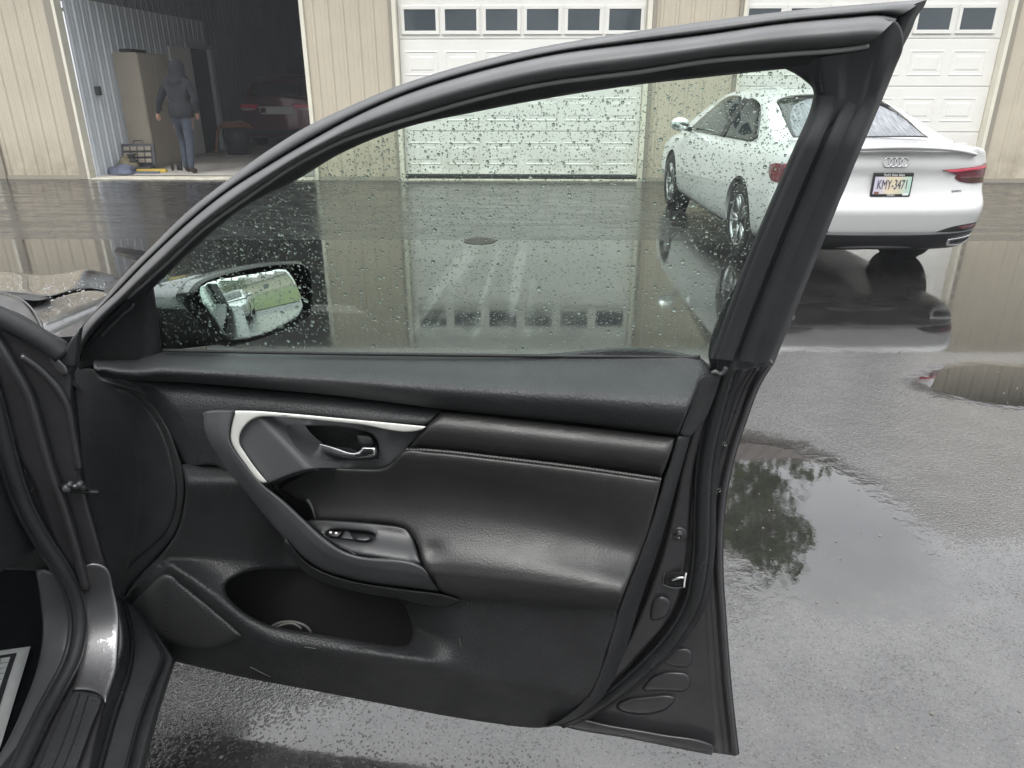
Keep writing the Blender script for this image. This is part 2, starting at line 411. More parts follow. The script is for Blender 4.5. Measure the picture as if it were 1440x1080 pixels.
MT['siding'] = pbr('beige_steel_siding', (.54, .485, .385), .42, spec=.4, vary=.10, vary_scale=1.3, vary_rough=.05)
MT['trim_taupe'] = pbr('taupe_trim', (.30, .27, .22), .5, vary=.1, vary_scale=2)
MT['cream'] = pbr('cream_trim', (.74, .71, .60), .5, vary=.08, vary_scale=3)
MT['door_white'] = pbr('garage_door_white', (.80, .79, .75), .45, vary=.05, vary_scale=2, grain=160, grain_s=.08, grain_d=.002)
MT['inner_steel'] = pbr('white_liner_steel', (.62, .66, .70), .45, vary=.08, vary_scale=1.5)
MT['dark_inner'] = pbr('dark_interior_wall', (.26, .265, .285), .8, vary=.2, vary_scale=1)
MT['concrete'] = pbr('concrete_floor', (.46, .44, .40), .6, vary=.4, vary_scale=1.7, vary_rough=.1)
MT['brown'] = pbr('brown_fascia', (.07, .05, .04), .6, vary=.2)
MT['roof'] = pbr('brown_roof_steel', (.10, .075, .06), .45, vary=.2)
MT['tan_cab'] = pbr('tan_cabinet', (.36, .32, .26), .6, vary=.12, vary_scale=3)
def splash(m_, top, colr, amt):
    # dried splash dirt along the foot of the wall
    b_ = m_.node_tree.nodes['Principled BSDF']; ln_ = b_.inputs['Base Color'].links[0]; src = ln_.from_socket
    g_ = nd(m_, 'ShaderNodeNewGeometry'); s_ = nd(m_, 'ShaderNodeSeparateXYZ'); lk(m_, g_.outputs['Position'], s_.inputs[0])
    n_ = nd(m_, 'ShaderNodeTexNoise', Scale=3.5, Detail=8.0, Roughness=.7); lk(m_, g_.outputs['Position'], n_.inputs['Vector'])
    r1 = nd(m_, 'ShaderNodeMapRange'); r1.inputs['From Min'].default_value = .02; r1.inputs['From Max'].default_value = top; r1.inputs['To Min'].default_value = 1; r1.inputs['To Max'].default_value = 0; lk(m_, s_.outputs[2], r1.inputs[0])
    r2 = nd(m_, 'ShaderNodeMapRange'); r2.inputs['From Min'].default_value = .35; r2.inputs['From Max'].default_value = .7; lk(m_, n_.outputs[0], r2.inputs[0])
    mu = nd(m_, 'ShaderNodeMath', operation='MULTIPLY'); lk(m_, r1.outputs[0], mu.inputs[0]); lk(m_, r2.outputs[0], mu.inputs[1])
    m2 = nd(m_, 'ShaderNodeMath', operation='MULTIPLY'); lk(m_, mu.outputs[0], m2.inputs[0]); m2.inputs[1].default_value = amt
    mx2 = nd(m_, 'ShaderNodeMixRGB'); lk(m_, m2.outputs[0], mx2.inputs[0]); lk(m_, src, mx2.inputs[1]); mx2.inputs[2].default_value = col(colr); lk(m_, mx2.outputs[0], b_.inputs['Base Color'])
splash(MT['siding'], .7, (.22, .18, .13), .8); splash(MT['door_white'], .9, (.34, .31, .26), .55); splash(MT['cream'], .5, (.25, .22, .17), .7)
_pm = MT['pane']; _n = nd(_pm, 'ShaderNodeTexNoise', Scale=1.3, Detail=2.0); _t = nd(_pm, 'ShaderNodeNewGeometry'); lk(_pm, _t.outputs['Position'], _n.inputs['Vector']); _bp = nd(_pm, 'ShaderNodeBump', Strength=.25, Distance=.03); lk(_pm, _n.outputs[0], _bp.inputs['Height']); lk(_pm, _bp.outputs[0], _pm.node_tree.nodes['Principled BSDF'].inputs['Normal'])
MT['strap'] = pbr('grey_strap', (.10, .10, .095), .5)
MT['black'] = pbr('black_plastic', (.015, .015, .016), .45, vary=.2)
MT['dark_steel'] = pbr('dark_steel', (.07, .075, .08), .5, metal=.3, vary=.2)
MT['tyre'] = pbr('tyre', (.018, .018, .018), .75, vary=.3, vary_scale=20)
MT['rim'] = pbr('alloy_rim', (.55, .56, .57), .25, metal=.9)
MT['red_light'] = pbr('tail_light_red', (.13, .010, .020), .12, spec=.6, coat=.6)
MT['red_dark'] = pbr('tail_light_smoked', (.055, .012, .016), .12, spec=.6, coat=.6)
MT['red_light2'] = pbr('tail_light_lens', (.85, .08, .14), .2, spec=.6, coat=.6)
MT['clear_light'] = pbr('reverse_lens', (.6, .5, .52), .1, coat=.6)
MT['orange'] = pbr('orange_hose', (.26, .115, .07), .6, vary=.3)
MT['yellow'] = pbr('yellow_tool', (.60, .42, .06), .5, vary=.2)
MT['blue_rag'] = pbr('blue_grey_cloth', (.12, .14, .20), .9, vary=.4, vary_scale=10)
MT['khaki'] = pbr('khaki_cloth', (.22, .19, .12), .9, vary=.4, vary_scale=10)
MT['paper'] = pbr('white_paper', (.80, .80, .79), .8, vary=.04, vary_scale=20)
MT['ink'] = pbr('black_ink', (.03, .03, .035), .7)
MT['rust'] = pbr('rusty_iron', (.085, .075, .065), .7, metal=.3, vary=.4, vary_scale=30)
MT['jacket'] = pbr('dark_jacket_cloth', (.015, .016, .022), .9, vary=.3, vary_scale=14)
MT['jeans'] = pbr('blue_denim', (.050, .062, .088), .9, vary=.35, vary_scale=16)
MT['skin'] = pbr('skin', (.50, .30, .23), .5)
MT['boot'] = pbr('brown_boot', (.05, .04, .035), .6, vary=.3)
MT['bark'] = pbr('bark', (.10, .08, .06), .9, vary=.4, vary_scale=8)
MT['grass'] = pbr('lawn_grass', (.06, .085, .022), .9, second=(.085, .10, .03), vary_scale=.7)
for i, c in enumerate([(.085, .13, .035), (.12, .15, .04), (.055, .09, .028)]):
    lm = MT['leaf%d' % i] = pbr('leaves_%s' % ['green', 'yellow_green', 'dark_green'][i], c, .6, vary=.5, vary_scale=1.2)
    _tr = nd(lm, 'ShaderNodeBsdfTranslucent'); _tr.inputs[0].default_value = (c[0] * 1.5, c[1] * 1.5, c[2] * 1.2, 1); _ms = nd(lm, 'ShaderNodeMixShader'); _ms.inputs[0].default_value = .45
    lk(lm, lm.node_tree.nodes['Principled BSDF'].outputs[0], _ms.inputs[1]); lk(lm, _tr.outputs[0], _ms.inputs[2]); lk(lm, _ms.outputs[0], lm.node_tree.nodes['Material Output'].inputs['Surface'])

def asphalt():
    m = bpy.data.materials.new('wet_asphalt'); m.use_nodes = True; b = m.node_tree.nodes['Principled BSDF']
    g = nd(m, 'ShaderNodeNewGeometry'); sp = nd(m, 'ShaderNodeSeparateXYZ'); lk(m, g.outputs['Position'], sp.inputs[0])
    X, Y = sp.outputs[0], sp.outputs[1]; P = g.outputs['Position']
    def mth(op, a, b_=None, clamp=False):
        n = nd(m, 'ShaderNodeMath', operation=op); n.use_clamp = clamp
        for i, q in enumerate((a, b_)):
            if q is None: continue
            if isinstance(q, (int, float)): n.inputs[i].default_value = q
            else: lk(m, q, n.inputs[i])
        return n.outputs[0]
    def rng(v, a, b_, c=0.0, d=1.0, smooth=True):
        n = nd(m, 'ShaderNodeMapRange'); n.interpolation_type = 'SMOOTHSTEP' if smooth else 'LINEAR'
        for k, q in zip(('From Min', 'From Max', 'To Min', 'To Max'), (a, b_, c, d)): n.inputs[k].default_value = q
        lk(m, v, n.inputs[0]); return n.outputs[0]
    def noise(scale, det=6, rough=.6, vec=None):
        n = nd(m, 'ShaderNodeTexNoise', Scale=scale, Detail=det, Roughness=rough); lk(m, vec or P, n.inputs['Vector']); return n.outputs[0]
    n1 = noise(.9, 5); n2 = noise(4.5, 6); n3 = noise(60, 4, .7); nbig = noise(.35, 3)
    wob = mth('ADD', mth('MULTIPLY', mth('SUBTRACT', n1, .5), .5), mth('ADD', mth('MULTIPLY', mth('SUBTRACT', n2, .5), .20), mth('MULTIPLY', mth('SUBTRACT', noise(17, 4), .5), .14)))
    # standing water between the two pour joints
    yw = mth('ADD', Y, mth('MULTIPLY', wob, .22))
    flood = mth('MULTIPLY', rng(yw, 4.02, 4.32), rng(mth('ADD', Y, mth('MULTIPLY', X, -.02)), 7.40, 7.43, 1, 0))
    far = rng(mth('ADD', Y, mth('MULTIPLY', X, -.02)), 7.40, 7.43)
    def blob(cx, cy, rx, ry, amp=1.5):
        dx = mth('DIVIDE', mth('SUBTRACT', X, cx), rx); dy = mth('DIVIDE', mth('SUBTRACT', Y, cy), ry)
        d = mth('SQRT', mth('ADD', mth('MULTIPLY', dx, dx), mth('MULTIPLY', dy, dy)))
        return rng(mth('ADD', d, mth('MULTIPLY', wob, amp)), .70, 1.10, 1, 0)
    pud = flood
    for q in ((.98, 2.42, .46, .62), (2.55, 3.62, .62, .34), (-1.4, 2.3, .6, .5)):
        pud = mth('MAXIMUM', pud, blob(*q))
    # base colour
    sp1 = nd(m, 'ShaderNodeTexVoronoi', Scale=120.0); lk(m, P, sp1.inputs['Vector'])
    speck = rng(sp1.outputs['Color'] if False else noise(170, 2, .5), .62, .74)
    c1 = nd(m, 'ShaderNodeMixRGB'); c1.inputs[1].default_value = col((.031, .030, .030)); c1.inputs[2].default_value = col((.064, .062, .061)); lk(m, rng(mth('ADD', mth('MULTIPLY', n3, .5), mth('MULTIPLY', n2, .5)), .38, .66), c1.inputs[0])
    c2 = nd(m, 'ShaderNodeMixRGB'); c2.inputs[2].default_value = col((.30, .29, .27)); lk(m, c1.outputs[0], c2.inputs[1]); lk(m, mth('MULTIPLY', speck, .35), c2.inputs[0])
    c3 = nd(m, 'ShaderNodeMixRGB', blend_type='MULTIPLY'); lk(m, c2.outputs[0], c3.inputs[1]); c3.inputs[2].default_value = col((.26, .25, .24)); lk(m, mth('MULTIPLY', pud, .95), c3.inputs[0])
    c4 = nd(m, 'ShaderNodeMixRGB', blend_type='MULTIPLY'); lk(m, c3.outputs[0], c4.inputs[1]); c4.inputs[2].default_value = col((.55, .55, .56)); lk(m, far, c4.inputs[0])
    # joints: thin dark lines
    jn = mth('MAXIMUM', rng(mth('ABSOLUTE', mth('SUBTRACT', mth('ADD', Y, mth('MULTIPLY', wob, .05)), 4.04)), .006, .02, 1, 0), 0.0)
    c5 = nd(m, 'ShaderNodeMixRGB'); lk(m, c4.outputs[0], c5.inputs[1]); c5.inputs[2].default_value = col((.012, .012, .012)); lk(m, mth('MULTIPLY', jn, rng(n2, .45, .62)), c5.inputs[0])
    # pale tyre streaks dragged through the standing water
    q_ = mth('SUBTRACT', X, mth('ADD', mth('MULTIPLY', mth('SUBTRACT', Y, 4.1), .03), -.42))
    qv = nd(m, 'ShaderNodeCombineXYZ'); lk(m, mth('MULTIPLY', q_, 9.0), qv.inputs[0]); lk(m, mth('MULTIPLY', Y, .25), qv.inputs[1])
    tyre = mth('MULTIPLY', rng(noise(1.0, 2, .4, qv.outputs[0]), .50, .60), mth('MULTIPLY', rng(mth('ABSOLUTE', q_), .30, .48, 1, 0), mth('MULTIPLY', rng(Y, 4.2, 4.5), rng(Y, 6.6, 7.4, 1, 0))))
    c6 = nd(m, 'ShaderNodeMixRGB'); lk(m, c5.outputs[0], c6.inputs[1]); c6.inputs[2].default_value = col((.20, .20, .195)); lk(m, mth('MULTIPLY', tyre, .30), c6.inputs[0]); c5 = c6
    lk(m, c5.outputs[0], b.inputs['Base Color']); lk(m, mth('SUBTRACT', mth('SUBTRACT', 1.0, mth('MULTIPLY', far, .88)), mth('MULTIPLY', flood, .55)), b.inputs['Coat Weight']); b.inputs['Coat Roughness'].default_value = .02; b.inputs['Coat IOR'].default_value = 1.42
    # roughness
    rough = mth('ADD', rng(n2, .3, .7, .08, .2), 0.0)
    rn = nd(m, 'ShaderNodeMix'); rn.data_type = 'FLOAT'; lk(m, pud, rn.inputs[0]); lk(m, rough, rn.inputs[2]); lk(m, mth('ADD', .018, mth('MULTIPLY', flood, rng(noise(3.2, 5), .40, .66, .02, .13))), rn.inputs[3])
    sm_ = nd(m, 'ShaderNodeMapping'); sm_.inputs['Scale'].default_value = (.5, 3.2, 1); lk(m, P, sm_.inputs[0]); streak = noise(1.6, 6, .65, sm_.outputs[0])
    rf = nd(m, 'ShaderNodeMix'); rf.data_type = 'FLOAT'; lk(m, far, rf.inputs[0]); lk(m, rn.outputs[0], rf.inputs[2]); lk(m, rng(mth('ADD', mth('MULTIPLY', streak, .6), mth('MULTIPLY', n2, .4)), .36, .64, .10, .34), rf.inputs[3])
    lk(m, rf.outputs[0], b.inputs['Roughness'])
    b.inputs['Specular IOR Level'].default_value = .5
    b.inputs['IOR'].default_value = 1.5
    # relief: aggregate, filled by water where it stands
    v = nd(m, 'ShaderNodeTexVoronoi', Scale=125.0, feature='SMOOTH_F1'); lk(m, P, v.inputs['Vector'])
    v2 = nd(m, 'ShaderNodeTexVoronoi', Scale=260.0); lk(m, P, v2.inputs['Vector'])
    hgt = mth('ADD', mth('MULTIPLY', v.outputs['Distance'], -1.0), mth('ADD', mth('MULTIPLY', v2.outputs['Distance'], -.4), mth('MULTIPLY', noise(30, 5), .6)))
    dry = mth('SUBTRACT', 1.0, mth('MAXIMUM', mth('MULTIPLY', flood, .97), mth('MULTIPLY', far, .93)))
    film = mth('MAXIMUM', blob(1.75, 1.35, 1.7, .95, .8), blob(-.1, 1.15, .9, .35, .8))
    lvl = mth('ADD', mth('MULTIPLY', pud, 1.25), mth('ADD', mth('MULTIPLY', film, .55), -.72))
    lvl = mth('ADD', lvl, mth('MULTIPLY', mth('SUBTRACT', n2, .5), .5))
    lvl = mth('MINIMUM', lvl, .42); hgt = mth('MAXIMUM', hgt, lvl)
    bp = nd(m, 'ShaderNodeBump', Distance=.006); lk(m, hgt, bp.inputs['Height']); lk(m, mth('MULTIPLY', dry, .5), bp.inputs['Strength'])
    # faint ripple on the standing water
    sb2 = nd(m, 'ShaderNodeBump', Distance=.03); lk(m, streak, sb2.inputs['Height']); lk(m, mth('MULTIPLY', far, .10), sb2.inputs['Strength']); lk(m, bp.outputs[0], sb2.inputs['Normal'])
    rp = nd(m, 'ShaderNodeBump', Strength=.013, Distance=.02); lk(m, noise(9, 5), rp.inputs['Height']); lk(m, sb2.outputs[0], rp.inputs['Normal'])
    lk(m, rp.outputs[0], b.inputs['Normal']); lk(m, rp.outputs[0], b.inputs['Coat Normal'])
    return m
MT['asphalt'] = asphalt()
# ---------------------------------------------------------------- ground
def sheet(name, x0, x1, y0, y1, z, mat, nx=1, ny=1, parent=None):
    xs = np.linspace(x0, x1, nx + 1); ys = np.linspace(y0, y1, ny + 1)
    V = [(x, y, z) for y in ys for x in xs]; Fc = [(j*(nx+1)+i, j*(nx+1)+i+1, (j+1)*(nx+1)+i+1, (j+1)*(nx+1)+i) for j in range(ny) for i in range(nx)]
    return mk(name, V, Fc, mat, parent, False, True)
tag(sheet('parking_lot', -200, 200, -200, 300, 0.0, MT['asphalt'], 8, 8), kind='structure')
tag(sheet('lawn', 11.5, 120, -60, 60, .03, MT['grass'], 4, 4), kind='structure')

WY = 12.29                                             # plane of the garage front
bld = empty('garage_building', (0, WY, 0), label='long beige steel garage building with open bay and white overhead doors', cat='building')
def rib_profile(x0, x1, pitch=.2286, h=.019, off=0.0):
    xs = [x0]; hs = [0.0]; k = math.ceil((x0 - off) / pitch)
    while off + k * pitch < x1 - .04:
        c = off + k * pitch
        if c > x0 + .04:
            for d, q in ((-.034, 0), (-.016, h), (.016, h), (.034, 0)): xs.append(c + d); hs.append(q)
            for d, q in ((.105, 0), (.111, .004), (.123, .004), (.129, 0)):
                if c + d < x1 - .04: xs.append(c + d); hs.append(q)
        k += 1
    xs.append(x1); hs.append(0.0)
    o = np.argsort(xs, kind='stable'); return np.array(xs)[o], np.array(hs)[o]
def siding_front(x0, x1, z0, z1, off=0.0, mat='siding', name='siding_panel'):
    xs, hs = rib_profile(x0, x1, off=off)
    V = [(x, WY - h, z) for z in (z0, z1) for x, h in zip(xs, hs)]; n = len(xs)
    return mk(name, V, [(i, i + 1, n + i + 1, n + i) for i in range(n - 1)], MT[mat], bld, False)
DOORTOP = 3.42; EAVE = 4.15
# piers between the openings
for a, b in ((-30, -8.88), (-8.70, -7.46), (-3.50, -2.22), (1.80, 3.02), (7.12, 16.0)): siding_front(a, b, .06, EAVE, off=.05)
for a, b in ((-7.46, -3.50), (-2.22, 1.80), (3.02, 7.12)): siding_front(a, b, DOORTOP + .12, EAVE, off=.05)
# base trim (grade board) under each pier
for a, b in ((-30, -8.88), (-8.70, -7.46), (-3.50, -2.22), (1.80, 3.02), (7.12, 16.0)):
    MB().box(a, b, WY - .024, WY + .05, 0.0, .065).build('base_trim', MT['trim_taupe'], bld, world=True)
def jamb_trim(x0, x1, mat, y0=-.045, y1=.125, z1=DOORTOP + .12):
    return MB().box(x0, x1, WY + y0, WY + y1, .0, z1, .006).build('jamb_trim', MT[mat], bld, world=True)
def head_trim(x0, x1, mat='cream'):
    return MB().box(x0, x1, WY - .045, WY + .22, DOORTOP, DOORTOP + .12, .006).build('head_trim', MT[mat], bld, world=True)
jamb_trim(-7.46, -7.335, 'trim_taupe'); jamb_trim(-7.333, -7.285, 'cream', y0=-.058)
jamb_trim(-3.565, -3.502, 'cream'); head_trim(-7.283, -3.567)
jamb_trim(-8.82, -8.705, 'trim_taupe', z1=EAVE - .01); jamb_trim(-8.875, -8.822, 'cream', y0=-.058, z1=EAVE - .01)
jamb_trim(-2.222, -2.168, 'trim_taupe'); jamb_trim(-2.166, -2.10, 'cream', y0=-.058); jamb_trim(1.665, 1.735, 'cream', y0=-.058); jamb_trim(1.737, 1.80, 'trim_taupe'); head_trim(-2.098, 1.663)
jamb_trim(3.02, 3.075, 'trim_taupe'); jamb_trim(3.077, 3.13, 'cream', y0=-.058); jamb_trim(6.985, 7.04, 'cream', y0=-.058); jamb_trim(7.042, 7.118, 'trim_taupe'); head_trim(3.132, 6.983)
# eave: soffit, fascia, steep brown roof skirt and low roof behind
MB().box(-30, 16, WY - .62, WY + .1, EAVE + .002, EAVE + .05).build('soffit', MT['brown'], bld, world=True)
MB().box(-30.1, 16.1, WY - .66, WY - .622, EAVE - .03, EAVE + .2).build('fascia', MT['brown'], bld, world=True)
xs, hs = rib_profile(-30.1, 16.1, .3, .02)
n = len(xs); V = [(x, WY - .70 - h, EAVE + .2) for x, h in zip(xs, hs)] + [(x, WY + .15 - h, EAVE + 1.0) for x, h in zip(xs, hs)] + [(x, WY + 8, EAVE + 2.2) for x in xs]
mk('roof', V, [(j*n+i, j*n+i+1, (j+1)*n+i+1, (j+1)*n+i) for j in range(2) for i in range(n-1)], MT['roof'], bld, False)
# ---- overhead doors
SEC = [.085, .755, 1.42, 2.09, 2.755, 3.42]
def bev_rect(x0, x1, z0, z1, y, d1, d2, inner):
    """picture-frame moulding: outer rect at y, ridge at y-d1, valley at y+d2 inside"""
    mb = MB(); rects = [(0, 0), (.018, -d1), (.045, d2), (.095, -.004)]
    V = []
    for ins, dy in rects: V += [(x0 + ins, y + dy, z0 + ins), (x1 - ins, y + dy, z0 + ins), (x1 - ins, y + dy, z1 - ins), (x0 + ins, y + dy, z1 - ins)]
    Fc = []
    for k in range(len(rects) - 1):
        for i in range(4): Fc.append((k*4+i, k*4+(i+1) % 4, (k+1)*4+(i+1) % 4, (k+1)*4+i))
    Fc.append(tuple(len(V) - 4 + i for i in range(4)))
    return mb.add(V, Fc)
_pan = None
def overhead_door(x0, x1, cols, first, pitch):
    global _pan
    d = MB().box(x0, x1, WY + .10, WY + .13, SEC[0], SEC[-1]).build('overhead_door', MT['door_white'], bld, world=True)
    for k in range(5):
        # each hinged section stands proud, joints recessed between them
        mb = MB(); yF = WY + .085
        mb.box(x0 + .004, x1 - .004, yF, WY + .099, SEC[k] + .007, SEC[k + 1] - .007, .005)
        mb.build('door_section', MT['door_white'], d, world=True)
        for c in range(cols):
            a = first + c * pitch; b = a + .52
            zz0, zz1 = SEC[k] + .15, SEC[k + 1] - .16
            if k != 3:
                if _pan is None:
                    _pan = bev_rect(0, .52, 0, zz1 - zz0, 0, .006, .010, 0)
                o = bpy.data.objects.new('raised_panel', bpy.data.objects['raised_panel'].data) if 'raised_panel' in bpy.data.objects else _pan.build('raised_panel', MT['door_white'], None)
                if o.name not in COL.objects: COL.objects.link(o)
                o.parent = d; o.location = (a, yF - .0015 - WY, zz0)
            else:
                f = MB(); z0, z1 = 2.155, 2.55; a2, b2 = first - .03 + c * pitch, first + .55 + c * pitch
                t = .052
                f.box(a2, b2, yF - .022, yF - .002, z0, z0 + t, .004); f.box(a2, b2, yF - .022, yF - .002, z1 - t, z1, .004)
                f.box(a2, a2 + t, yF - .0215, yF - .002, z0 + t, z1 - t, .004); f.box(b2 - t, b2, yF - .0215, yF - .002, z0 + t, z1 - t, .004)
                if 'window_frame' in bpy.data.objects:
                    o = bpy.data.objects.new('window_frame', bpy.data.objects['window_frame'].data); COL.objects.link(o); o.parent = d
                    o.location = (a2 - bpy.data.objects['window_frame']['x0'], 0, 0)
                else:
                    o = f.build('window_frame', MT['door_white'], d, world=True); o['x0'] = a2
                p = MB().box(a2 + t - .004, b2 - t + .004, yF - .011, yF - .004, z0 + t - .004, z1 - t + .004)
                p.build('window_pane', MT['pane'], d, world=True)
    # rubber bottom seal
    MB().box(x0 + .01, x1 - .01, WY + .06, WY + .125, .022, .083, .01).build('bottom_seal', MT['rubber'], d, world=True)
    return d
overhead_door(-2.098, 1.663, 6, -2.02, .6205)
overhead_door(3.132, 6.983, 6, 3.16, .630)
# concrete threshold strips
for a, b in ((-7.283, -3.567), (-2.098, 1.663), (3.132, 6.983)):
    MB().box(a, b, WY - .06, WY + .30, .0, .02, .004).build('threshold', MT['cream'], bld, world=True)
# ---- inside of the open bay
fl = sheet('garage_floor', -7.4, 3.0, WY + .301, WY + 13, .03, MT['concrete']); tag(fl, kind='structure')
def liner(x, y0, y1, z0, z1, mat='inner_steel', name='liner_wall', gap=None):
    ys, hs = rib_profile(y0, y1)
    V = [(x + h, y, z) for z in (z0, z1) for y, h in zip(ys, hs)]; n = len(ys)
    return mk(name, V, [(i, i + 1, n + i + 1, n + i) for i in range(n - 1)], MT[mat], bld, False)
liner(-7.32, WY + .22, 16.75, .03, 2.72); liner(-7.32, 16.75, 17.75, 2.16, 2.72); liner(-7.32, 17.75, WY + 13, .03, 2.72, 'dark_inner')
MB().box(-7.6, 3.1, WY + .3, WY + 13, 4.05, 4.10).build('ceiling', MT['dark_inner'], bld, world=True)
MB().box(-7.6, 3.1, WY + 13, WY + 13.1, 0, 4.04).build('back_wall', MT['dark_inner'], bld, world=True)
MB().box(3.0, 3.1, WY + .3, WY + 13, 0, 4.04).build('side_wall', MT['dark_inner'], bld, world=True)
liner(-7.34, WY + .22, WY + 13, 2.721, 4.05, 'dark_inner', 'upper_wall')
# man door in the liner wall: dark opening, white casings, leaf swung into the bay
MB().box(-8.9, -7.34, 16.7, 17.8, .03, 2.2).build('side_passage', MT['black'], bld, world=True)
ds = MB(); ds.box(-7.33, -7.27, 16.62, 16.77, .03, 2.16, .004); ds.box(-7.33, -7.24, 17.73, 17.90, .03, 2.16, .004); ds.box(-7.33, -7.27, 16.62, 17.90, 2.163, 2.25, .004)
ds.build('door_casing', MT['inner_steel'], bld, world=True)
leaf = MB().box(-7.235, -7.195, 15.65, 16.60, .05, 2.14, .004).build('passage_door', MT['door_white'], bld, world=True)
MB().box(-7.193, -7.15, 15.74, 15.78, 1.0, 1.05, .008).build('knob', MT['dark_steel'], leaf, world=True)
# outlet box with conduit on the liner
ob = MB().box(-7.30, -7.23, 12.90, 12.99, 1.28, 1.42, .008).build('outlet_box', MT['dark_steel'], bld, world=True)
MB().tube([(-7.275, 12.945, 1.42), (-7.275, 12.945, 2.70)], .011).build('conduit', MT['inner_steel'], ob, world=True, smooth=True)

# ---- things in the bay
cab = empty('steel_cabinet', (-7.085, 13.65, .03), label='tall tan steel cabinet against the ribbed wall of open bay', cat='cabinet')
MB().box(-.205, .205, 0, 1.16, 0, 1.93, .008).build('body', MT['tan_cab'], cab)
MB().box(.206, .222, .012, .575, .05, 1.9, .004).build('door', MT['tan_cab'], cab); MB().box(.206, .222, .583, 1.15, .05, 1.9, .004).build('door', MT['tan_cab'], cab)
MB().box(.223, .24, .55, .565, .95, 1.1, .004).build('handle', MT['dark_steel'], cab)
tag(MB().box(-7.22, -7.0, 13.75, 14.3, 1.963, 2.02, .015).build('flat_box', MT['black'], None), 'flat black box lying on top of the tan cabinet', 'box')

case = empty('tool_case', (-6.98, 13.18, .03), R(12), label='open grey tool case with its lid up on the garage floor', cat='tool case')
mb = MB(); mb.box(-.26, .26, -.17, .17, 0, .02); mb.box(-.26, .26, -.17, -.155, .02, .09); mb.box(-.26, .26, .155, .17, .02, .09); mb.box(-.26, -.245, -.155, .155, .02, .09); mb.box(.245, .26, -.155, .155, .02, .09)
mb.build('tray', MT['dark_steel'], case)
lid = MB(); lid.add(*(lambda b: ([(x, .17 + (z - .09) * .35 + y, .09 + (z - .09)) for x, y, z in b.v], b.f))(MB().box(-.27, .27, 0, .05, .09, .44, .01))); lo = lid.build('lid', MT['dark_steel'], case)
rec = MB()
for i in range(4):
    for j in range(3): rec.box(-.23 + i * .118, -.13 + i * .118, .135 + j * .038, .165 + j * .038, .13 + j * .1, .2 + j * .1, .01)
rec.build('socket_row', MT['tan_cab'], lo)
MB().tube([(-.08, .33, .45), (-.07, .35, .49), (.07, .35, .49), (.08, .33, .45)], .01).build('handle', MT['black'], lo)
def heap(name, c, r, mat, label, cat, seed, hh=.12, sq=(1, 1)):
    rg = np.random.default_rng(seed); bm = bmesh.new(); bmesh.ops.create_icosphere(bm, subdivisions=4, radius=1.0)
    k = rg.normal(size=(9, 3)); ph = rg.uniform(0, 6, 9); V = []
    for v in bm.verts:
        p = np.array(v.co[:]); s = 1 + .13 * np.sin(k @ p * 2.6 + ph).sum() / 2.2
        q = p * s; V.append((c[0] + q[0] * r * sq[0], c[1] + q[1] * r * sq[1], c[2] + max(0, q[2] + .15) * hh))
    o = mk(name, V, [[q.index for q in f.verts] for f in bm.faces], mat, None, True); bm.free(); return tag(o, label, cat)
heap('rag_pile', (-7.05, 12.86, .03), .24, MT['blue_rag'], 'crumpled blue grey cloth heap just inside the open bay', 'rags', 3, .13, (1, .9))
heap('canvas_bag', (-7.12, 13.12, .03), .17, MT['khaki'], 'slumped khaki canvas bag behind the blue grey cloth heap', 'bag', 5, .22, (1.1, .8))
tag(MB().lathe([(0, 0), (.085, 0), (.085, .02), (.05, .03), (.05, .10), (.085, .11), (.085, .13), (0, .13)], 20, 'z', (-7.02, 13.16, .20)).build('wire_spool', MT['black'], None, True), 'small black spool on top of the khaki canvas bag', 'spool')
tag(MB().box(-6.92, -6.40, 13.02, 13.10, .03, .085, .008).build('spirit_level', MT['yellow'], None), 'yellow bar shaped tool lying in front of the open tool case', 'tool')
tag(MB().box(-6.9, -6.45, 12.86, 12.93, .03, .06, .008).build('blue_bar', MT['blue_rag'], None), 'dull blue bar lying beside the yellow tool on the floor', 'tool')
for i, (x, y) in enumerate(((-6.43, 13.35), (-6.35, 13.4), (-6.28, 13.36))):
    o = MB().lathe([(0, 0), (.022, 0), (.024, .05), (.022, .12), (.01, .14), (0, .14)], 12, 'z', (x, y, .03)).build('spray_can', MT['black'], None, True)
    tag(o, ['small dark can nearest the open tool case', 'middle small dark can in the row beside the cabinet foot', 'small dark can nearest the walking person'][i], 'can', 'small cans on the garage floor')
tag(heap('paper_scrap', (-6.25, 13.6, .03), .09, MT['paper'], 'white scrap of paper on floor left of the walking man', 'litter', 9, .03), None)
# trash can with hose
tb = empty('trash_can', (-6.45, 16.6, .03), label='black barrel with an orange rim beside the dark red car', cat='barrel')
MB().lathe([(0, 0), (.25, 0), (.27, .3), (.29, .58), (.27, .58), (.25, .05), (0, .05)], 24).build('drum', MT['black'], tb, True)
MB().lathe([(.285, .56), (.31, .57), (.31, .61), (.285, .62), (.27, .60)], 24).build('rim', MT['orange'], tb, True)
tag(MB().tube([(x - .25, y + 1.4, z) for x, y, z in ((-6.62, 14.95, .05), (-6.60, 15.0, .25), (-6.55, 15.05, .5), (-6.50, 15.1, .64), (-6.40, 15.15, .68), (-6.25, 15.2, .66), (-6.1, 15.22, .70), (-5.95, 15.2, .64))], .03, 10).build('hose', MT['orange'], None, True), 'orange hose hanging over the rim of the black barrel', 'hose')
# drain in the lot
dg = empty('drain_grate', (*ground(675, 339)[0][:2], 0), label='round rusty drain grate in the flooded asphalt', cat='drain')
MB().lathe([(.13, .002), (.13, .006), (.16, .006), (.16, .002)], 32).build('ring', MT['rust'], dg, True)
for i in range(-5, 6):
    h = math.sqrt(max(.0004, .127 ** 2 - (i * .023) ** 2)); MB().box(-h, h, i * .023 - .007, i * .023 + .007, .001, .0055).build('bar', MT['rust'], dg)

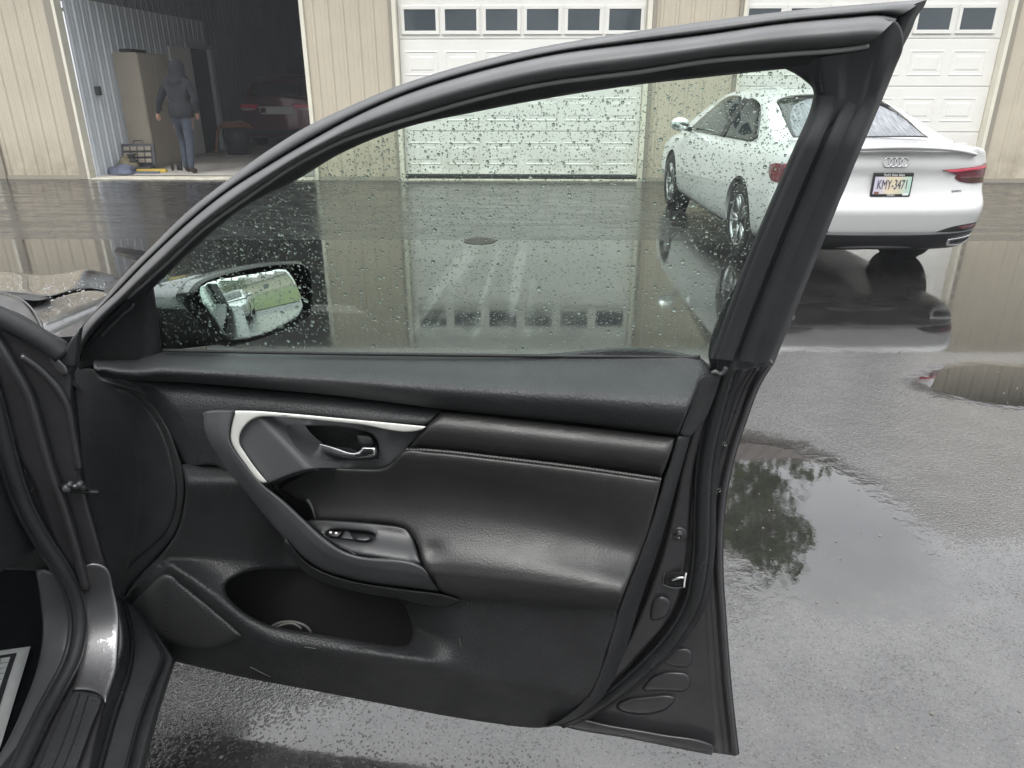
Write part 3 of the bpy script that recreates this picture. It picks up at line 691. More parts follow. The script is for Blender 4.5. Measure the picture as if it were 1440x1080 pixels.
# ---------------------------------------------------------------- person walking into the bay
def person():
    root = empty('person', (-5.93, 12.92, .03), label='person in dark hooded jacket and blue jeans walking into the open bay', cat='person')
    J = {'pelvis': (0, .02, .96, .15, .115), 'waist': (0, .02, 1.10, .16, .115), 'chest': (0, .03, 1.32, .185, .125), 'neckb': (0, .05, 1.50, .11, .09), 'neck': (0, .08, 1.56, .062, .062),
         'head': (-.005, .12, 1.69, .088, .105), 'crown': (-.005, .13, 1.77, .07, .085),
         'shL': (-.19, .04, 1.43, .082, .08), 'elL': (-.31, .0, 1.19, .066, .066), 'wrL': (-.40, .04, .985, .040, .036), 'paL': (-.425, .06, .92, .040, .022),
         'shR': (.19, .04, 1.43, .082, .08), 'elR': (.28, .03, 1.17, .066, .066), 'wrR': (.22, .13, .98, .045, .04), 'paR': (.19, .17, .93, .036, .026),
         'hiL': (-.09, .03, .90, .108, .108), 'knL': (-.13, .22, .52, .072, .075), 'anL': (-.12, .13, .13, .048, .05), 'foL': (-.125, .19, .05, .045, .036), 'toL': (-.13, .30, .035, .04, .026),
         'hiR': (.09, .01, .90, .108, .108), 'knR': (.085, -.01, .49, .072, .075), 'anR': (.07, -.08, .11, .05, .052), 'foR': (.075, -.03, .045, .048, .04), 'toR': (.085, .09, .03, .044, .028)}
    E_ = [('pelvis', 'waist'), ('waist', 'chest'), ('chest', 'neckb'), ('neckb', 'neck'), ('neck', 'head'), ('head', 'crown'), ('chest', 'shL'), ('shL', 'elL'), ('elL', 'wrL'), ('wrL', 'paL'), ('chest', 'shR'), ('shR', 'elR'), ('elR', 'wrR'), ('wrR', 'paR'),
          ('pelvis', 'hiL'), ('hiL', 'knL'), ('knL', 'anL'), ('anL', 'foL'), ('foL', 'toL'), ('pelvis', 'hiR'), ('hiR', 'knR'), ('knR', 'anR'), ('anR', 'foR'), ('foR', 'toR')]
    for sd_, k in (('L', -1), ('R', 1)):
        px, py, pz = J['pa' + sd_][:3]
        for i, (dx, ln) in enumerate(((-.027, .062), (-.009, .074), (.009, .07), (.027, .055))):
            a = 'f%s%d' % (sd_, i); J[a] = (px + dx, py + .012, pz - ln * .5, .0095, .0095); J[a + 't'] = (px + dx * .9 + .006, py + .03, pz - ln, .0075, .0075)
            E_ += [('pa' + sd_, a), (a, a + 't')]
        J['t' + sd_] = (px - k * .035, py + .03, pz - .005, .010, .010); J['t' + sd_ + 't'] = (px - k * .045, py + .045, pz - .04, .008, .008); E_ += [('pa' + sd_, 't' + sd_), ('t' + sd_, 't' + sd_ + 't')]
    names = list(J); me = bpy.data.meshes.new('body'); me.from_pydata([J[k][:3] for k in names], [(names.index(a), names.index(b)) for a, b in E_], [])
    o = bpy.data.objects.new('body', me); COL.objects.link(o)
    sk = o.modifiers.new('s', 'SKIN'); sk.use_smooth_shade = True; sb = o.modifiers.new('u', 'SUBSURF'); sb.levels = 2
    for k, v in zip(names, me.skin_vertices[0].data): v.radius = J[k][3:5]; v.use_root = (k == 'pelvis')
    dg_ = bpy.context.evaluated_depsgraph_get(); m2 = bpy.data.meshes.new_from_object(o.evaluated_get(dg_)); o.modifiers.clear(); o.data = m2; m2.name = 'body'
    m2.materials.clear()
    for k in ('jacket', 'jeans', 'skin', 'boot'): m2.materials.append(MT[k])
    for p in m2.polygons:
        c = p.center; p.use_smooth = True
        i = 1
        if c.z > .93 or abs(c.x) > .24: i = 0
        if c.z < .10: i = 3
        if abs(c.x) > .17 and .7 < c.z < .965 : i = 2
        if c.z > 1.60: i = 2
        p.material_index = i
    o.parent = root
    # jacket hem and hood
    MB().lathe([(.185, .90), (.20, .92), (.205, 1.0), (.19, 1.12), (.175, 1.14)], 24).build('jacket_hem', MT['jacket'], root, True)
    bpy.data.objects['jacket_hem'].scale = (1, .74, 1); bpy.data.objects['jacket_hem'].location.y = .02
    hb = MB().lathe([(.0, 1.815), (.06, 1.806), (.105, 1.765), (.128, 1.70), (.128, 1.63), (.135, 1.57), (.17, 1.51), (.19, 1.46), (.18, 1.42)], 20)
    ho = hb.build('hood', MT['jacket'], root, True); ho.scale = (.98, 1.0, 1); ho.location.y = .10
    return root
person()

# ---------------------------------------------------------------- trees behind the building
def tree(name, x, y, h, rad, seed, label, mat, group, dense=1.0):
    rg = np.random.default_rng(seed); root = empty(name, (x, y, 0), label=label, cat='tree', group=group)
    tr = MB(); tr.tube([(0, 0, 0), (.1, 0, h * .25), (-.05, .1, h * .5), (.1, 0, h * .8)], [.32, .25, .17, .06], 9)
    tips = []
    for i in range(11):
        z = h * rg.uniform(.28, .72); a = rg.uniform(0, 6.28); L = rad * rg.uniform(.55, .95)
        p1 = (math.cos(a) * L * .5, math.sin(a) * L * .5, z + L * .3); p2 = (math.cos(a) * L, math.sin(a) * L, z + L * .55); tips.append(p2)
        tr.tube([(0, 0, z), p1, p2], [.10, .06, .02], 6)
    tr.build('trunk', MT['bark'], root, True)
    cl = []
    for i in range(int(75 * dense)):
        u = rg.normal(size=3); u /= np.linalg.norm(u); q = rg.uniform(.35, 1) ** .6
        cl.append((u[0] * rad * q, u[1] * rad * q, h * .57 + u[2] * h * .41 * q, rad * rg.uniform(.18, .34)))
    V = []; Fc = []
    for cx, cy_, cz, cr_ in cl:
        for k in range(70):
            u = rg.normal(size=3); u /= np.linalg.norm(u); p = np.array([cx, cy_, cz]) + u * cr_ * rg.uniform(.5, 1.05)
            a = rg.normal(size=3); a /= np.linalg.norm(a); b = np.cross(a, rg.normal(size=3)); b /= np.linalg.norm(b); s = rg.uniform(.10, .22) * dense
            n0 = len(V); V += [p - a * s, p + b * s * .45, p + a * s, p - b * s * .45]; Fc.append((n0, n0 + 1, n0 + 2, n0 + 3))
    mk('crown', V, Fc, mat, root, False, False)
for i, (x, y, h, r_, k) in enumerate(((-14, 29, 19.5, 5.0, 0), (-6.5, 31, 20.5, 5.4, 2), (1.5, 28.5, 20, 5.0, 1), (8.6, 29.0, 22.5, 4.6, 0))):
    tree('broadleaf_tree', x, y, h, r_, 20 + i, ['tall green tree behind the far left of the garage', 'dark green tree behind the garage, second from the left', 'yellow green tree behind the middle overhead door', 'tallest green tree behind the pier left of the white sedan'][i], MT['leaf%d' % k], 'trees behind the garage', 1.6)
for i, (x, y, h, r_, k) in enumerate(((44, -6, 9, 4, 0), (48, 12, 10, 4.5, 2))):
    tree('broadleaf_tree', x, y, h, r_, 40 + i, ['pale leafed tree standing alone at the far edge of lawn', 'dark leafed taller tree standing at the far edge of lawn'][i], MT['leaf%d' % k], 'trees beyond the lawn')

# low building on the far side of the lawn
hs_ = empty('tan_building', (62, 6, 0), label='low tan building beyond the lawn, mirrored in the wing mirror', cat='building')
MB().box(-4, 4, -22, 22, 0, 3.4).build('wall', MT['siding'], hs_)
MB().prism([(-4.6, 3.4), (4.6, 3.4), (0, 5.4)], -22.6, 22.6, 'y').build('roof', MT['roof'], hs_)
for y in (-15, -6, 4, 13):
    wd = MB().box(-4.06, -4.0, y - .8, y + .8, 1.0, 2.3).build('window_frame', MT['cream'], hs_); MB().box(-4.08, -4.062, y - .7, y + .7, 1.1, 2.2).build('pane', MT['pane'], wd)

for i, (x, y, h, r_, k) in enumerate(((-23, -13, 15, 5.2, 2), (-14, -14, 16, 5.6, 0), (-5, -13, 15.5, 5.4, 2), (4.5, -14, 16, 5.6, 1), (14, -13.5, 15, 5.2, 0))):  # unseen row added behind the camera to cut low sky light
    tree('broadleaf_tree', x, y, h, r_, 60 + i, ['dark leafed tree at one end of the unseen added row', 'full green tree second in the unseen added row', 'dark leafed tree in the middle of the unseen added row', 'yellow green tree in the unseen added row', 'green tree at the lawn end of the unseen added row'][i], MT['leaf%d' % k], 'unseen trees added to block low sky light')
# ---------------------------------------------------------------- parked cars: skinned body, cut wheel arches, fitted details
def apply_bool(o, cutters):
    for c in cutters:
        md = o.modifiers.new('b', 'BOOLEAN'); md.object = c; md.operation = 'DIFFERENCE'; md.solver = 'EXACT'
    me = bpy.data.meshes.new_from_object(o.evaluated_get(bpy.context.evaluated_depsgraph_get()))
    o.modifiers.clear(); nm = o.name; o.data = me; me.name = nm
    for c in cutters: bpy.data.objects.remove(c, do_unlink=True)
def ring_body(S, prof_n=12):
    """S: rows of y, half width, z bottom, z shoulder, z top centre; returns vertices and faces"""
    rows = []
    for (y, wd, zb, zs, zt) in S:
        h = zs - zb
        P = [(.0, zb), (.70 * wd, zb), (.90 * wd, zb + .02), (.965 * wd, zb + .08), (.99 * wd, zb + .18 * h + .06), (1.0 * wd, zb + .45 * h), (.992 * wd, zb + .66 * h), (.975 * wd, zb + .86 * h), (.945 * wd, zs - .012), (.88 * wd, zs + (zt - zs) * .55 + .006), (.62 * wd, zt), (.30 * wd, zt + .012), (0, zt + .016)]
        A_ = np.array(P); B_ = spline(A_, False, .045, 75)
        B_ = resample(B_, 34); B_[0, 0] = 0; B_[-1, 0] = 0; P = [tuple(q) for q in B_]
        rows.append([(x, y, z) for x, z in P] + [(-x, y, z) for x, z in P[-2:0:-1]])
    return rows
def make_car(root, paint, Y0, KEY, roof, wheels, tyre_r, deep=.24, spoke=5, roofw=(.82, .60), belt=None, side_windows=(), pillars=True, rear=None):
    ks = np.array(KEY, float); ys = np.unique(np.r_[np.linspace(ks[0, 0], ks[0, 0] + .4, 9), np.linspace(ks[0, 0] + .4, ks[-1, 0] - .4, 26), np.linspace(ks[-1, 0] - .4, ks[-1, 0], 7)])
    S = [(y,) + tuple(float(smooth_interp(ks[:, 0], ks[:, j])(np.array([y]))[0]) for j in range(1, 5)) for y in ys]
    rows = ring_body(S); n = len(rows[0]); V = [p for r in rows for p in r]; m = len(rows)
    if rear is not None:
        V2 = []
        for (x, y, z) in V:
            g = sm(ks[0, 0] + .35, ks[0, 0], y); V2.append((x, y + g * float(rear(abs(x), z)), z))
        V = V2
    F = [(a*n+i, a*n+(i+1) % n, (a+1)*n+(i+1) % n, (a+1)*n+i) for a in range(m-1) for i in range(n)]
    half = n // 2
    def cap(b, flip):
        q = []
        for i in range(half):
            l0, l1 = (n - i) % n, (n - i - 1) % n
            f = [b+i, b+i+1, b+l1, b+l0]; f = list(dict.fromkeys(f))
            if len(f) > 2: q.append(f if flip else f[::-1])
        return q
    def gridcap(b, front):
        # closing face as a grid so that it can be modelled across its width
        K_ = 16; rws = []
        for i in range(half + 1):
            i0, i1 = b + i, b + (n - i) % n
            if i0 == i1 or i == half: rws.append([i0]); continue
            xa = V[i0][0]; row = [i0]
            for k in range(1, K_):
                x = xa * (1 - 2 * k / K_); z = V[i0][2]
                yv = V[i0][1] if (front or rear is None) else ks[0, 0] + float(rear(abs(x), z))
                if rear is None and not front: yv = V[i0][1] - .05 * (1 - (x / max(xa, 1e-3)) ** 2)
                if front: yv = V[i0][1] + .10 * (1 - (x / max(xa, 1e-3)) ** 2)
                V.append((x, yv, z)); row.append(len(V) - 1)
            rws.append(row + [i1])
        q = []
        for r0, r1 in zip(rws[:-1], rws[1:]):
            if len(r0) == 1 and len(r1) == 1: continue
            if len(r0) == 1: q += [[r0[0], r1[k], r1[k + 1]] for k in range(len(r1) - 1)]
            elif len(r1) == 1: q += [[r0[k], r0[k + 1], r1[0]] for k in range(len(r0) - 1)]
            else: q += [[r0[k], r0[k + 1], r1[k + 1], r1[k]] for k in range(len(r0) - 1)]
        return q
    V = list(V); F += gridcap(0, False) + gridcap((m-1)*n, True)
    body = mk('body', V, F, paint, root, True, False)
    bm = bmesh.new(); bm.from_mesh(body.data); bmesh.ops.remove_doubles(bm, verts=bm.verts, dist=1e-5); bmesh.ops.recalc_face_normals(bm, faces=bm.faces); bm.to_mesh(body.data); bm.free()
    sb = body.modifiers.new('s', 'SUBSURF'); sb.levels = 1
    body.data = bpy.data.meshes.new_from_object(body.evaluated_get(bpy.context.evaluated_depsgraph_get())); body.modifiers.clear()
    cut = []
    for wy in wheels:
        for sx in (-1, 1):
            c = MB().lathe([(0, .0), (tyre_r + .045, .0), (tyre_r + .045, .5), (0, .5)], 40, 'x', (.60 if sx > 0 else -1.10, wy, tyre_r + .015)).build('cutter', paint)
            c.parent = root; cut.append(c)
    bm = None
    for c in cut:
        bm = bmesh.new(); bm.from_mesh(c.data); bmesh.ops.remove_doubles(bm, verts=bm.verts, dist=1e-5); bmesh.ops.recalc_face_normals(bm, faces=bm.faces); bm.to_mesh(c.data); bm.free()
    bpy.context.view_layer.update()
    apply_bool(body, cut); body.data.polygons.foreach_set('use_smooth', [True] * len(body.data.polygons))
    try:
        body.data.set_sharp_from_angle(angle=R(40))
    except Exception: pass
    body.name = 'body'
    # cabin
    rk = np.array(roof, float); rz = smooth_interp(rk[:, 0], rk[:, 1]); sf = smooth_interp(ks[:, 0], ks[:, 3]); wf = smooth_interp(ks[:, 0], ks[:, 1])
    yy = np.linspace(rk[0, 0], rk[-1, 0], 60)
    def sec(y):
        zt = float(rz(np.array([y]))[0]); zb = float(sf(np.array([y]))[0]) - .015; wb = float(wf(np.array([y]))[0]) * .915
        t = max(.0, min(1, (zt - zb) / .45)); wr = wb + (roofw[1] - wb) * t
        pts = [(wb, zb - .03), (wb - .008, zb)]
        for k in np.linspace(0, 1, 8)[1:]: pts.append((wb + (wr - wb) * k ** 1.15, zb + (zt - .055 * t - zb) * k))
        for k in (.93, .8, .6, .4, .2, 0): pts.append((wr * k, zt - .055 * t * (k ** 4) + .012 * (1 - k * k) - .012 * (1 - t)))
        return pts
    secs = [sec(y) for y in yy]; n2 = len(secs[0]); V = []
    for y, p in zip(yy, secs): V += [(x, y, z) for x, z in p] + [(-x, y, z) for x, z in p[-2::-1]]
    k2 = 2 * n2 - 1
    cabin = mk('cabin', V, [(a*k2+i, a*k2+i+1, (a+1)*k2+i+1, (a+1)*k2+i) for a in range(len(yy)-1) for i in range(k2-1)], paint, root, True, False)
    # under floor
    MB().box(-.62, .62, ks[0, 0] + .3, ks[-1, 0] - .3, deep - .03, deep + .22).build('underbody', MT['black'], root)
    bv = BVHTree.FromPolygons([tuple(v.co) for v in body.data.vertices], [tuple(p.vertices) for p in body.data.polygons])
    cv = BVHTree.FromPolygons([tuple(v) for v in V], [tuple(p.vertices) for p in cabin.data.polygons])
    def cast(trees, o, d):
        best = None
        for t in trees:
            h_ = t.ray_cast(Vector(o), Vector(d))
            if h_[0] is not None and (best is None or h_[3] < best[3]): best = h_
        return best
    def RearM(trees):
        def M(x, z, wv):
            outv = []; 
            for a, b, c in zip(np.atleast_1d(x), np.atleast_1d(z), np.atleast_1d(wv)):
                h_ = cast(trees, (a, ks[0, 0] - 3, b), (0, 1, 0))
                y = h_[0].y if h_ else ks[0, 0] + .15
                outv.append((a, y - c, b))
            return np.array(outv)
        return M
    def SideM(trees, sx):
        def M(y, z, wv):
            outv = []
            for a, b, c in zip(np.atleast_1d(y), np.atleast_1d(z), np.atleast_1d(wv)):
                h_ = cast(trees, (sx * 4, a, b), (-sx, 0, 0)); x = h_[0].x if h_ else sx * .85
                outv.append((x + sx * c, a, b))
            return np.array(outv)
        return M
    def TopM(trees):
        def M(x, y, wv):
            outv = []
            for a, b, c in zip(np.atleast_1d(x), np.atleast_1d(y), np.atleast_1d(wv)):
                h_ = cast(trees, (a, b, 4), (0, 0, -1)); z = h_[0].z if h_ else 1.0
                outv.append((a, b - c * .35, z + c))
            return np.array(outv)
        return M
    # wheels
    for wy in wheels:
        for sx in (-1, 1):
            wx = sx * .80; r_ = tyre_r
            wh = MB().lathe([(r_ * .70, -.10), (r_ * .93, -.105), (r_, -.075), (r_, .075), (r_ * .93, .105), (r_ * .70, .10)], 40, 'x', (wx, wy, r_)).build('wheel', MT['tyre'], root, True)
            ri = MB().lathe([(r_ * .69, -.095), (r_ * .70, .098), (r_ * .66, .10), (r_ * .63, .06), (r_ * .62, -.09)] if sx > 0 else [(r_ * .69, .095), (r_ * .70, -.098), (r_ * .66, -.10), (r_ * .63, -.06), (r_ * .62, .09)], 40, 'x', (wx, wy, r_))
            ri.lathe([(0, sx * .075), (.07, sx * .07), (.075, sx * .02), (0, sx * .01)], 16, 'x', (wx, wy, r_))
            for k in range(spoke * 2):
                a = math.pi * 2 * (k // 2) / spoke + (.16 if k % 2 else -.16); c_, s_ = math.cos(a), math.sin(a)
                p0 = (wx + sx * .065, wy + .05 * c_, r_ + .05 * s_); p1 = (wx + sx * .082, wy + r_ * .66 * c_, r_ + r_ * .66 * s_)
                ri.tube([p0, p1], [.022, .018], 6)
            ri.build('rim', MT['rim'], wh, True)
            MB().lathe([(0, sx * .01), (r_ * .5, sx * .01), (r_ * .5, sx * -.01), (0, sx * -.01)], 24, 'x', (wx, wy, r_)).build('brake_disc', MT['dark_steel'], wh, True)
            MB().lathe([(0, -.13), (tyre_r + .04, -.13), (tyre_r + .043, .06), ], 30, 'x', (wx - sx * .05, wy, r_ + .014)).build('arch_liner', MT['black'], wh, True)
    return dict(body=body, cabin=cabin, bv=bv, cv=cv, RearM=RearM, SideM=SideM, TopM=TopM)
def text_mesh(name, s, size, M, mat, parent, extrude=.0, font=None, align='CENTER', xs=1.0):
    cu = bpy.data.curves.new(name, 'FONT'); cu.body = s; cu.size = size; cu.align_x = align; cu.align_y = 'CENTER'; cu.extrude = .0006
    o = bpy.data.objects.new(name, cu); COL.objects.link(o)
    me = bpy.data.meshes.new_from_object(o.evaluated_get(bpy.context.evaluated_depsgraph_get())); bpy.data.objects.remove(o, do_unlink=True)
    for v in me.vertices:
        x, y, z = v.co; v.co = M(x * xs, y, z)
    me.materials.append(mat); o = bpy.data.objects.new(name, me); COL.objects.link(o); o.parent = parent; return o

SEDAN_KEY = [(-.985, .800, .40, .86, .985), (-.955, .862, .30, .945, 1.012), (-.88, .893, .24, .952, 1.022), (-.70, .912, .22, .952, 1.03), (-.30, .922, .21, .950, 1.04), (.4, .923, .19, .945, 1.0), (1.3, .921, .18, .932, 1.0), (2.2, .915, .19, .915, .99), (2.75, .915, .20, .885, .93), (3.3, .890, .22, .82, .87), (3.65, .80, .24, .74, .79), (3.80, .60, .30, .66, .70)]
SEDAN_ROOF = [(-.42, 1.035), (-.25, 1.085), (.0, 1.19), (.3, 1.305), (.62, 1.385), (1.0, 1.42), (1.4, 1.428), (1.75, 1.405), (2.1, 1.32), (2.45, 1.17), (2.8, .965)]
def rear_shape(x, z):
    # boot lid under the lip leans in, bumper swells out
    v = np.interp(z, [.2, .30, .37, .40, .44, .50, .585, .61, .635, .66, .70, .80, .835, .85, .88, .94, .975, .995, 1.03], [.06, .03, .012, .0, -.014, -.026, -.050, -.046, .014, .024, .034, .046, .046, .006, .020, .028, .022, -.016, -.035])
    return v + .10 * (x / .9) ** 4 + .035 * (x / .9) ** 2
def sedan_windows(c, root, sides=(-1, 1)):
    tr = [c['cv'], c['bv']]
    for sx in sides:
        M = c['SideM'](tr, sx)
        for poly in ([(1.02, .975), (1.02, 1.30), (1.10, 1.335), (1.35, 1.352), (1.62, 1.328), (1.92, 1.235), (2.12, 1.135), (2.34, 1.00), (2.36, .965), (1.7, .965)],
                     [(.0, 1.03), (.22, 1.16), (.42, 1.255), (.62, 1.31), (.86, 1.335), (.93, 1.31), (.93, .975), (.4, .985), (.06, 1.0)]):
            panel('side_window', poly, M, lambda x, y: np.full(x.shape, .004), MT['dark_glass'], root, edge=0, depth=.012, step=.06, sharp=40, world=False)
            pl('window_trim', poly + [poly[0]], .008, M, .006, MT['chrome'], root, step=.05)
        panel('pillar_cover', [(.92, .975), (1.03, .975), (1.03, 1.335), (.85, 1.325)], M, lambda x, y: np.full(x.shape, .0055), MT['black'], root, edge=0, depth=.004, step=.06, sharp=40, world=False)
        # door joints and handles
        for line in ([(.97, .94), (.96, .6), (.93, .30)], [(2.28, .93), (2.34, .62), (2.30, .30)], [(.12, .97), (.22, .80), (.42, .62), (.52, .30)]):
            pl('door_joint', line, .003, M, .0, MT['rubber'], root, step=.05)
        for y in (1.12, .22):
            l = [(y, .80), (y + .06, .815), (y + .2, .815)]
            pl('door_handle', l, .014, M, .018, c['body'].data.materials[0], root, step=.03)
        # mirror on a stalk
        mm = MB(); bm = bmesh.new(); bmesh.ops.create_uvsphere(bm, u_segments=18, v_segments=12, radius=1)
        vv = [(sx * (.98 + v.co.x * .115), 2.20 + v.co.y * (.075 if v.co.y > 0 else .03), 1.035 + v.co.z * .075) for v in bm.verts]; bm.verts.index_update()
        mm.add(vv, [[q.index for q in f.verts] for f in bm.faces]); bm.free(); mo = mm.build('mirror', c['body'].data.materials[0], root, True)
        MB().tube([(sx * .83, 2.24, .975), (sx * .93, 2.21, .985)], [.03, .02], 8).build('stalk', MT['black'], mo, True)
        MB().lathe([(0, -.034), (.075, -.034), (.08, -.028)], 20, 'y', (0, 0, 0)).build('mirror_glass', MT['mirror'], mo, True)
        g = bpy.data.objects[[o.name for o in mo.children if o.name.startswith('mirror_glass')][0]]; g.location = (sx * .985, 2.20, 1.035); g.scale = (1.25, 1, .8)
    M = c['TopM']([c['cv']])
    rw = [(-.60, -.33), (0, -.365), (.60, -.33), (.575, -.05), (.535, .25), (.50, .42), (.40, .475), (0, .50), (-.40, .475), (-.50, .42), (-.535, .25), (-.575, -.05)]
    panel('rear_window_surround', rw, M, lambda x, y: np.full(x.shape, .004), MT['dark_glass'], root, edge=0, depth=.01, step=.05, world=False)
    rw2 = [(-.575, -.315), (0, -.35), (.575, -.315), (.52, .0), (.40, .23), (.20, .36), (0, .385), (-.20, .36), (-.40, .23), (-.52, .0)]
    panel('rear_window', rw2, M, lambda x, y: np.full(x.shape, .007), MT['wet_rear_glass'], root, edge=0, depth=0, step=.04, world=False)
    ws = [(-.66, 2.66), (0, 2.74), (.66, 2.66), (.62, 2.4), (.56, 2.05), (.52, 1.86), (0, 1.82), (-.52, 1.86), (-.56, 2.05), (-.62, 2.4)]
    panel('windscreen', ws, M, lambda x, y: np.full(x.shape, .004), MT['dark_glass'], root, edge=0, depth=.01, step=.06, world=False)
m = pbr('rain_streaked_glass', (.16, .17, .19), .12, spec=.6); b_ = m.node_tree.nodes['Principled BSDF']; t_ = nd(m, 'ShaderNodeTexCoord'); mp_ = nd(m, 'ShaderNodeMapping'); mp_.inputs['Scale'].default_value = (60, 7, 7); mp_.inputs['Rotation'].default_value = (0, 0, .35)
n_ = nd(m, 'ShaderNodeTexNoise', Scale=1.0, Detail=4.0); lk(m, t_.outputs['Object'], mp_.inputs[0]); lk(m, mp_.outputs[0], n_.inputs['Vector']); rr = nd(m, 'ShaderNodeValToRGB'); rr.color_ramp.elements[0].position = .4; rr.color_ramp.elements[1].position = .62
rr.color_ramp.elements[0].color = (.10, .11, .125, 1); rr.color_ramp.elements[1].color = (.24, .25, .27, 1); lk(m, n_.outputs[0], rr.inputs[0]); lk(m, rr.outputs[0], b_.inputs['Base Color']); b_.inputs['Roughness'].default_value = .35; MT['wet_rear_glass'] = m

AX, AY, AYAW = 2.676, 6.786, 0.0451
aud = empty('white_sedan', (AX, AY, 0), AYAW, label='white sedan parked facing the right overhead door, rear plate reading KMY-3471', cat='car'); aud.scale = (.935, 1, 1)
C1 = make_car(aud, MT['white_paint'], 0, SEDAN_KEY, SEDAN_ROOF, (0, 2.82), .325, rear=rear_shape)
sedan_windows(C1, aud)
RM = C1['RearM']([C1['bv'], C1['cv']])
flat = lambda q: (lambda x, y: np.full(np.shape(x), q))
# boot lip
sp = [(-.62, .985), (-.3, 1.012), (0, 1.02), (.3, 1.012), (.62, .985)]
V = []; Fc = []
for i, x in enumerate(np.linspace(-.66, .66, 41)):
    zc = 1.028 - .045 * (x / .66) ** 2 - .012 * abs(x / .66) ** 6; yb = -.985 + .10 * (x / .66) ** 2 * .75
    V += [(x, yb + .14, zc - .004), (x, yb + .03, zc + .010), (x, yb - .034, zc + .008), (x, yb - .032, zc - .010), (x, yb + .04, zc - .035)]
    if i: Fc += [((i-1)*5+j, (i-1)*5+j+1, i*5+j+1, i*5+j) for j in range(4)]
lip = mk('boot_lip', V, Fc, MT['white_paint'], aud, True, False)
MB().box(-.20, .20, -1.003, -.990, 1.012, 1.022, .003).build('brake_light', MT['red_dark'], lip)
# tail lights
for sx in (-1, 1):
    P = [(sx * x, z) for x, z in ((.40, .858), (.55, .868), (.70, .880), (.80, .892), (.865, .885), (.865, .80), (.855, .755), (.72, .752), (.585, .770), (.535, .795), (.545, .815), (.47, .838))]
    tl = panel('tail_light', P, RM, flat(.012), MT['red_light'], aud, edge=.016, drop=.008, depth=.03, step=.02, sharp=45, world=False)
    P2 = [(sx * x, z) for x, z in ((.42, .852), (.60, .864), (.84, .880), (.84, .862), (.62, .848), (.50, .840))]
    panel('light_bar', P2, RM, flat(.0135), MT['red_light2'], tl, edge=.004, drop=.002, depth=.0, step=.02, world=False)
    P3 = [(sx * x, z) for x, z in ((.56, .80), (.70, .80), (.855, .80), (.85, .765), (.72, .762), (.60, .778))]
    panel('lens_shade', P3, RM, flat(.0135), MT['red_dark'], tl, edge=.004, drop=.002, depth=.0, step=.02, world=False)
    SM = C1['SideM']([C1['bv']], sx)
    panel('tail_light_side', [(-.86, .895), (-.70, .885), (-.62, .868), (-.66, .80), (-.74, .755), (-.86, .75)], SM, flat(.008), MT['red_light'], tl, edge=.01, drop=.005, depth=.01, step=.02, world=False)
    # bumper reflector in its black pocket
    bl = panel('bumper_pocket', [(sx * x, z) for x, z in ((.44, .392), (.56, .43), (.66, .445), (.86, .452), (.865, .40), (.70, .388))], RM, flat(.004), MT['black'], aud, edge=.008, drop=.004, depth=.01, step=.02, world=False)
    panel('reflector', [(sx * x, z) for x, z in ((.63, .426), (.72, .436), (.86, .44), (.86, .412), (.70, .408))], RM, flat(.010), MT['red_light'], bl, edge=.006, drop=.004, depth=.008, step=.02, world=False)
    # exhaust trim
    ex = [(sx * x, z) for x, z in ((.60, .325), (.70, .335), (.875, .352), (.86, .30), (.815, .262), (.63, .262), (.595, .29))]
    eo = panel('exhaust_trim', ex, RM, flat(.02), MT['chrome'], aud, edge=.012, drop=.006, depth=.04, step=.015, world=False, holes=[[(sx * x, z) for x, z in ((.625, .312), (.70, .318), (.845, .332), (.835, .30), (.80, .278), (.64, .278))]], hole_depth=.03)
    panel('exhaust_opening', [(sx * x, z) for x, z in ((.62, .316), (.85, .338), (.84, .29), (.80, .274), (.63, .274))], RM, flat(.004), MT['void'], eo, edge=0, depth=0, step=.03, world=False)
# black lower valance and chrome strip, its bright reflection painted as white
panel('valance', [(-.86, .388), (-.44, .372), (0, .368), (.44, .372), (.86, .388), (.84, .30), (.74, .255), (.6, .235), (-.6, .235), (-.74, .255), (-.84, .30)], RM, flat(.006), MT['black'], aud, edge=.02, drop=.006, depth=.02, step=.04, world=False)
pl('chrome_strip', [(-.86, .395), (-.44, .372), (0, .368), (.44, .372), (.86, .395)], .013, RM, .017, MT['white_paint'], aud, step=.05)
pl('bumper_shadow_gap', [(-.88, .418), (-.44, .396), (0, .392), (.44, .396), (.88, .418)], .010, RM, .003, MT['black'], aud, step=.05)
# shut lines of the boot
pl('boot_joint', [(-.74, .90), (-.735, .80), (-.68, .69), (-.62, .652), (-.4, .646), (0, .644), (.4, .646), (.62, .652), (.68, .69), (.735, .80), (.74, .90)], .0035, RM, .0, MT['rubber'], aud, step=.03)
# crease over the plate and bumper step
pl('bumper_ledge', [(-.90, .625), (-.6, .618), (0, .615), (.6, .618), (.90, .625)], .013, RM, .003, MT['white_paint'], aud, step=.04, n=10)
pl('crease', [(-.50, .850), (-.25, .847), (0, .846), (.25, .847), (.50, .850)], .013, RM, .006, MT['white_paint'], aud, step=.03, n=8)
# four ring emblem
em = MB()
for k in range(4):
    c0 = (k - 1.5) * .0455
    pts = [RM(np.array([c0 + .034 * math.cos(a)]), np.array([.918 + .034 * math.sin(a)]), np.array([.006]))[0] for a in np.linspace(0, 2 * math.pi, 33)]
    em.tube(pts, .0038, 8, False)
em.build('ring_emblem', MT['chrome'], aud, True)
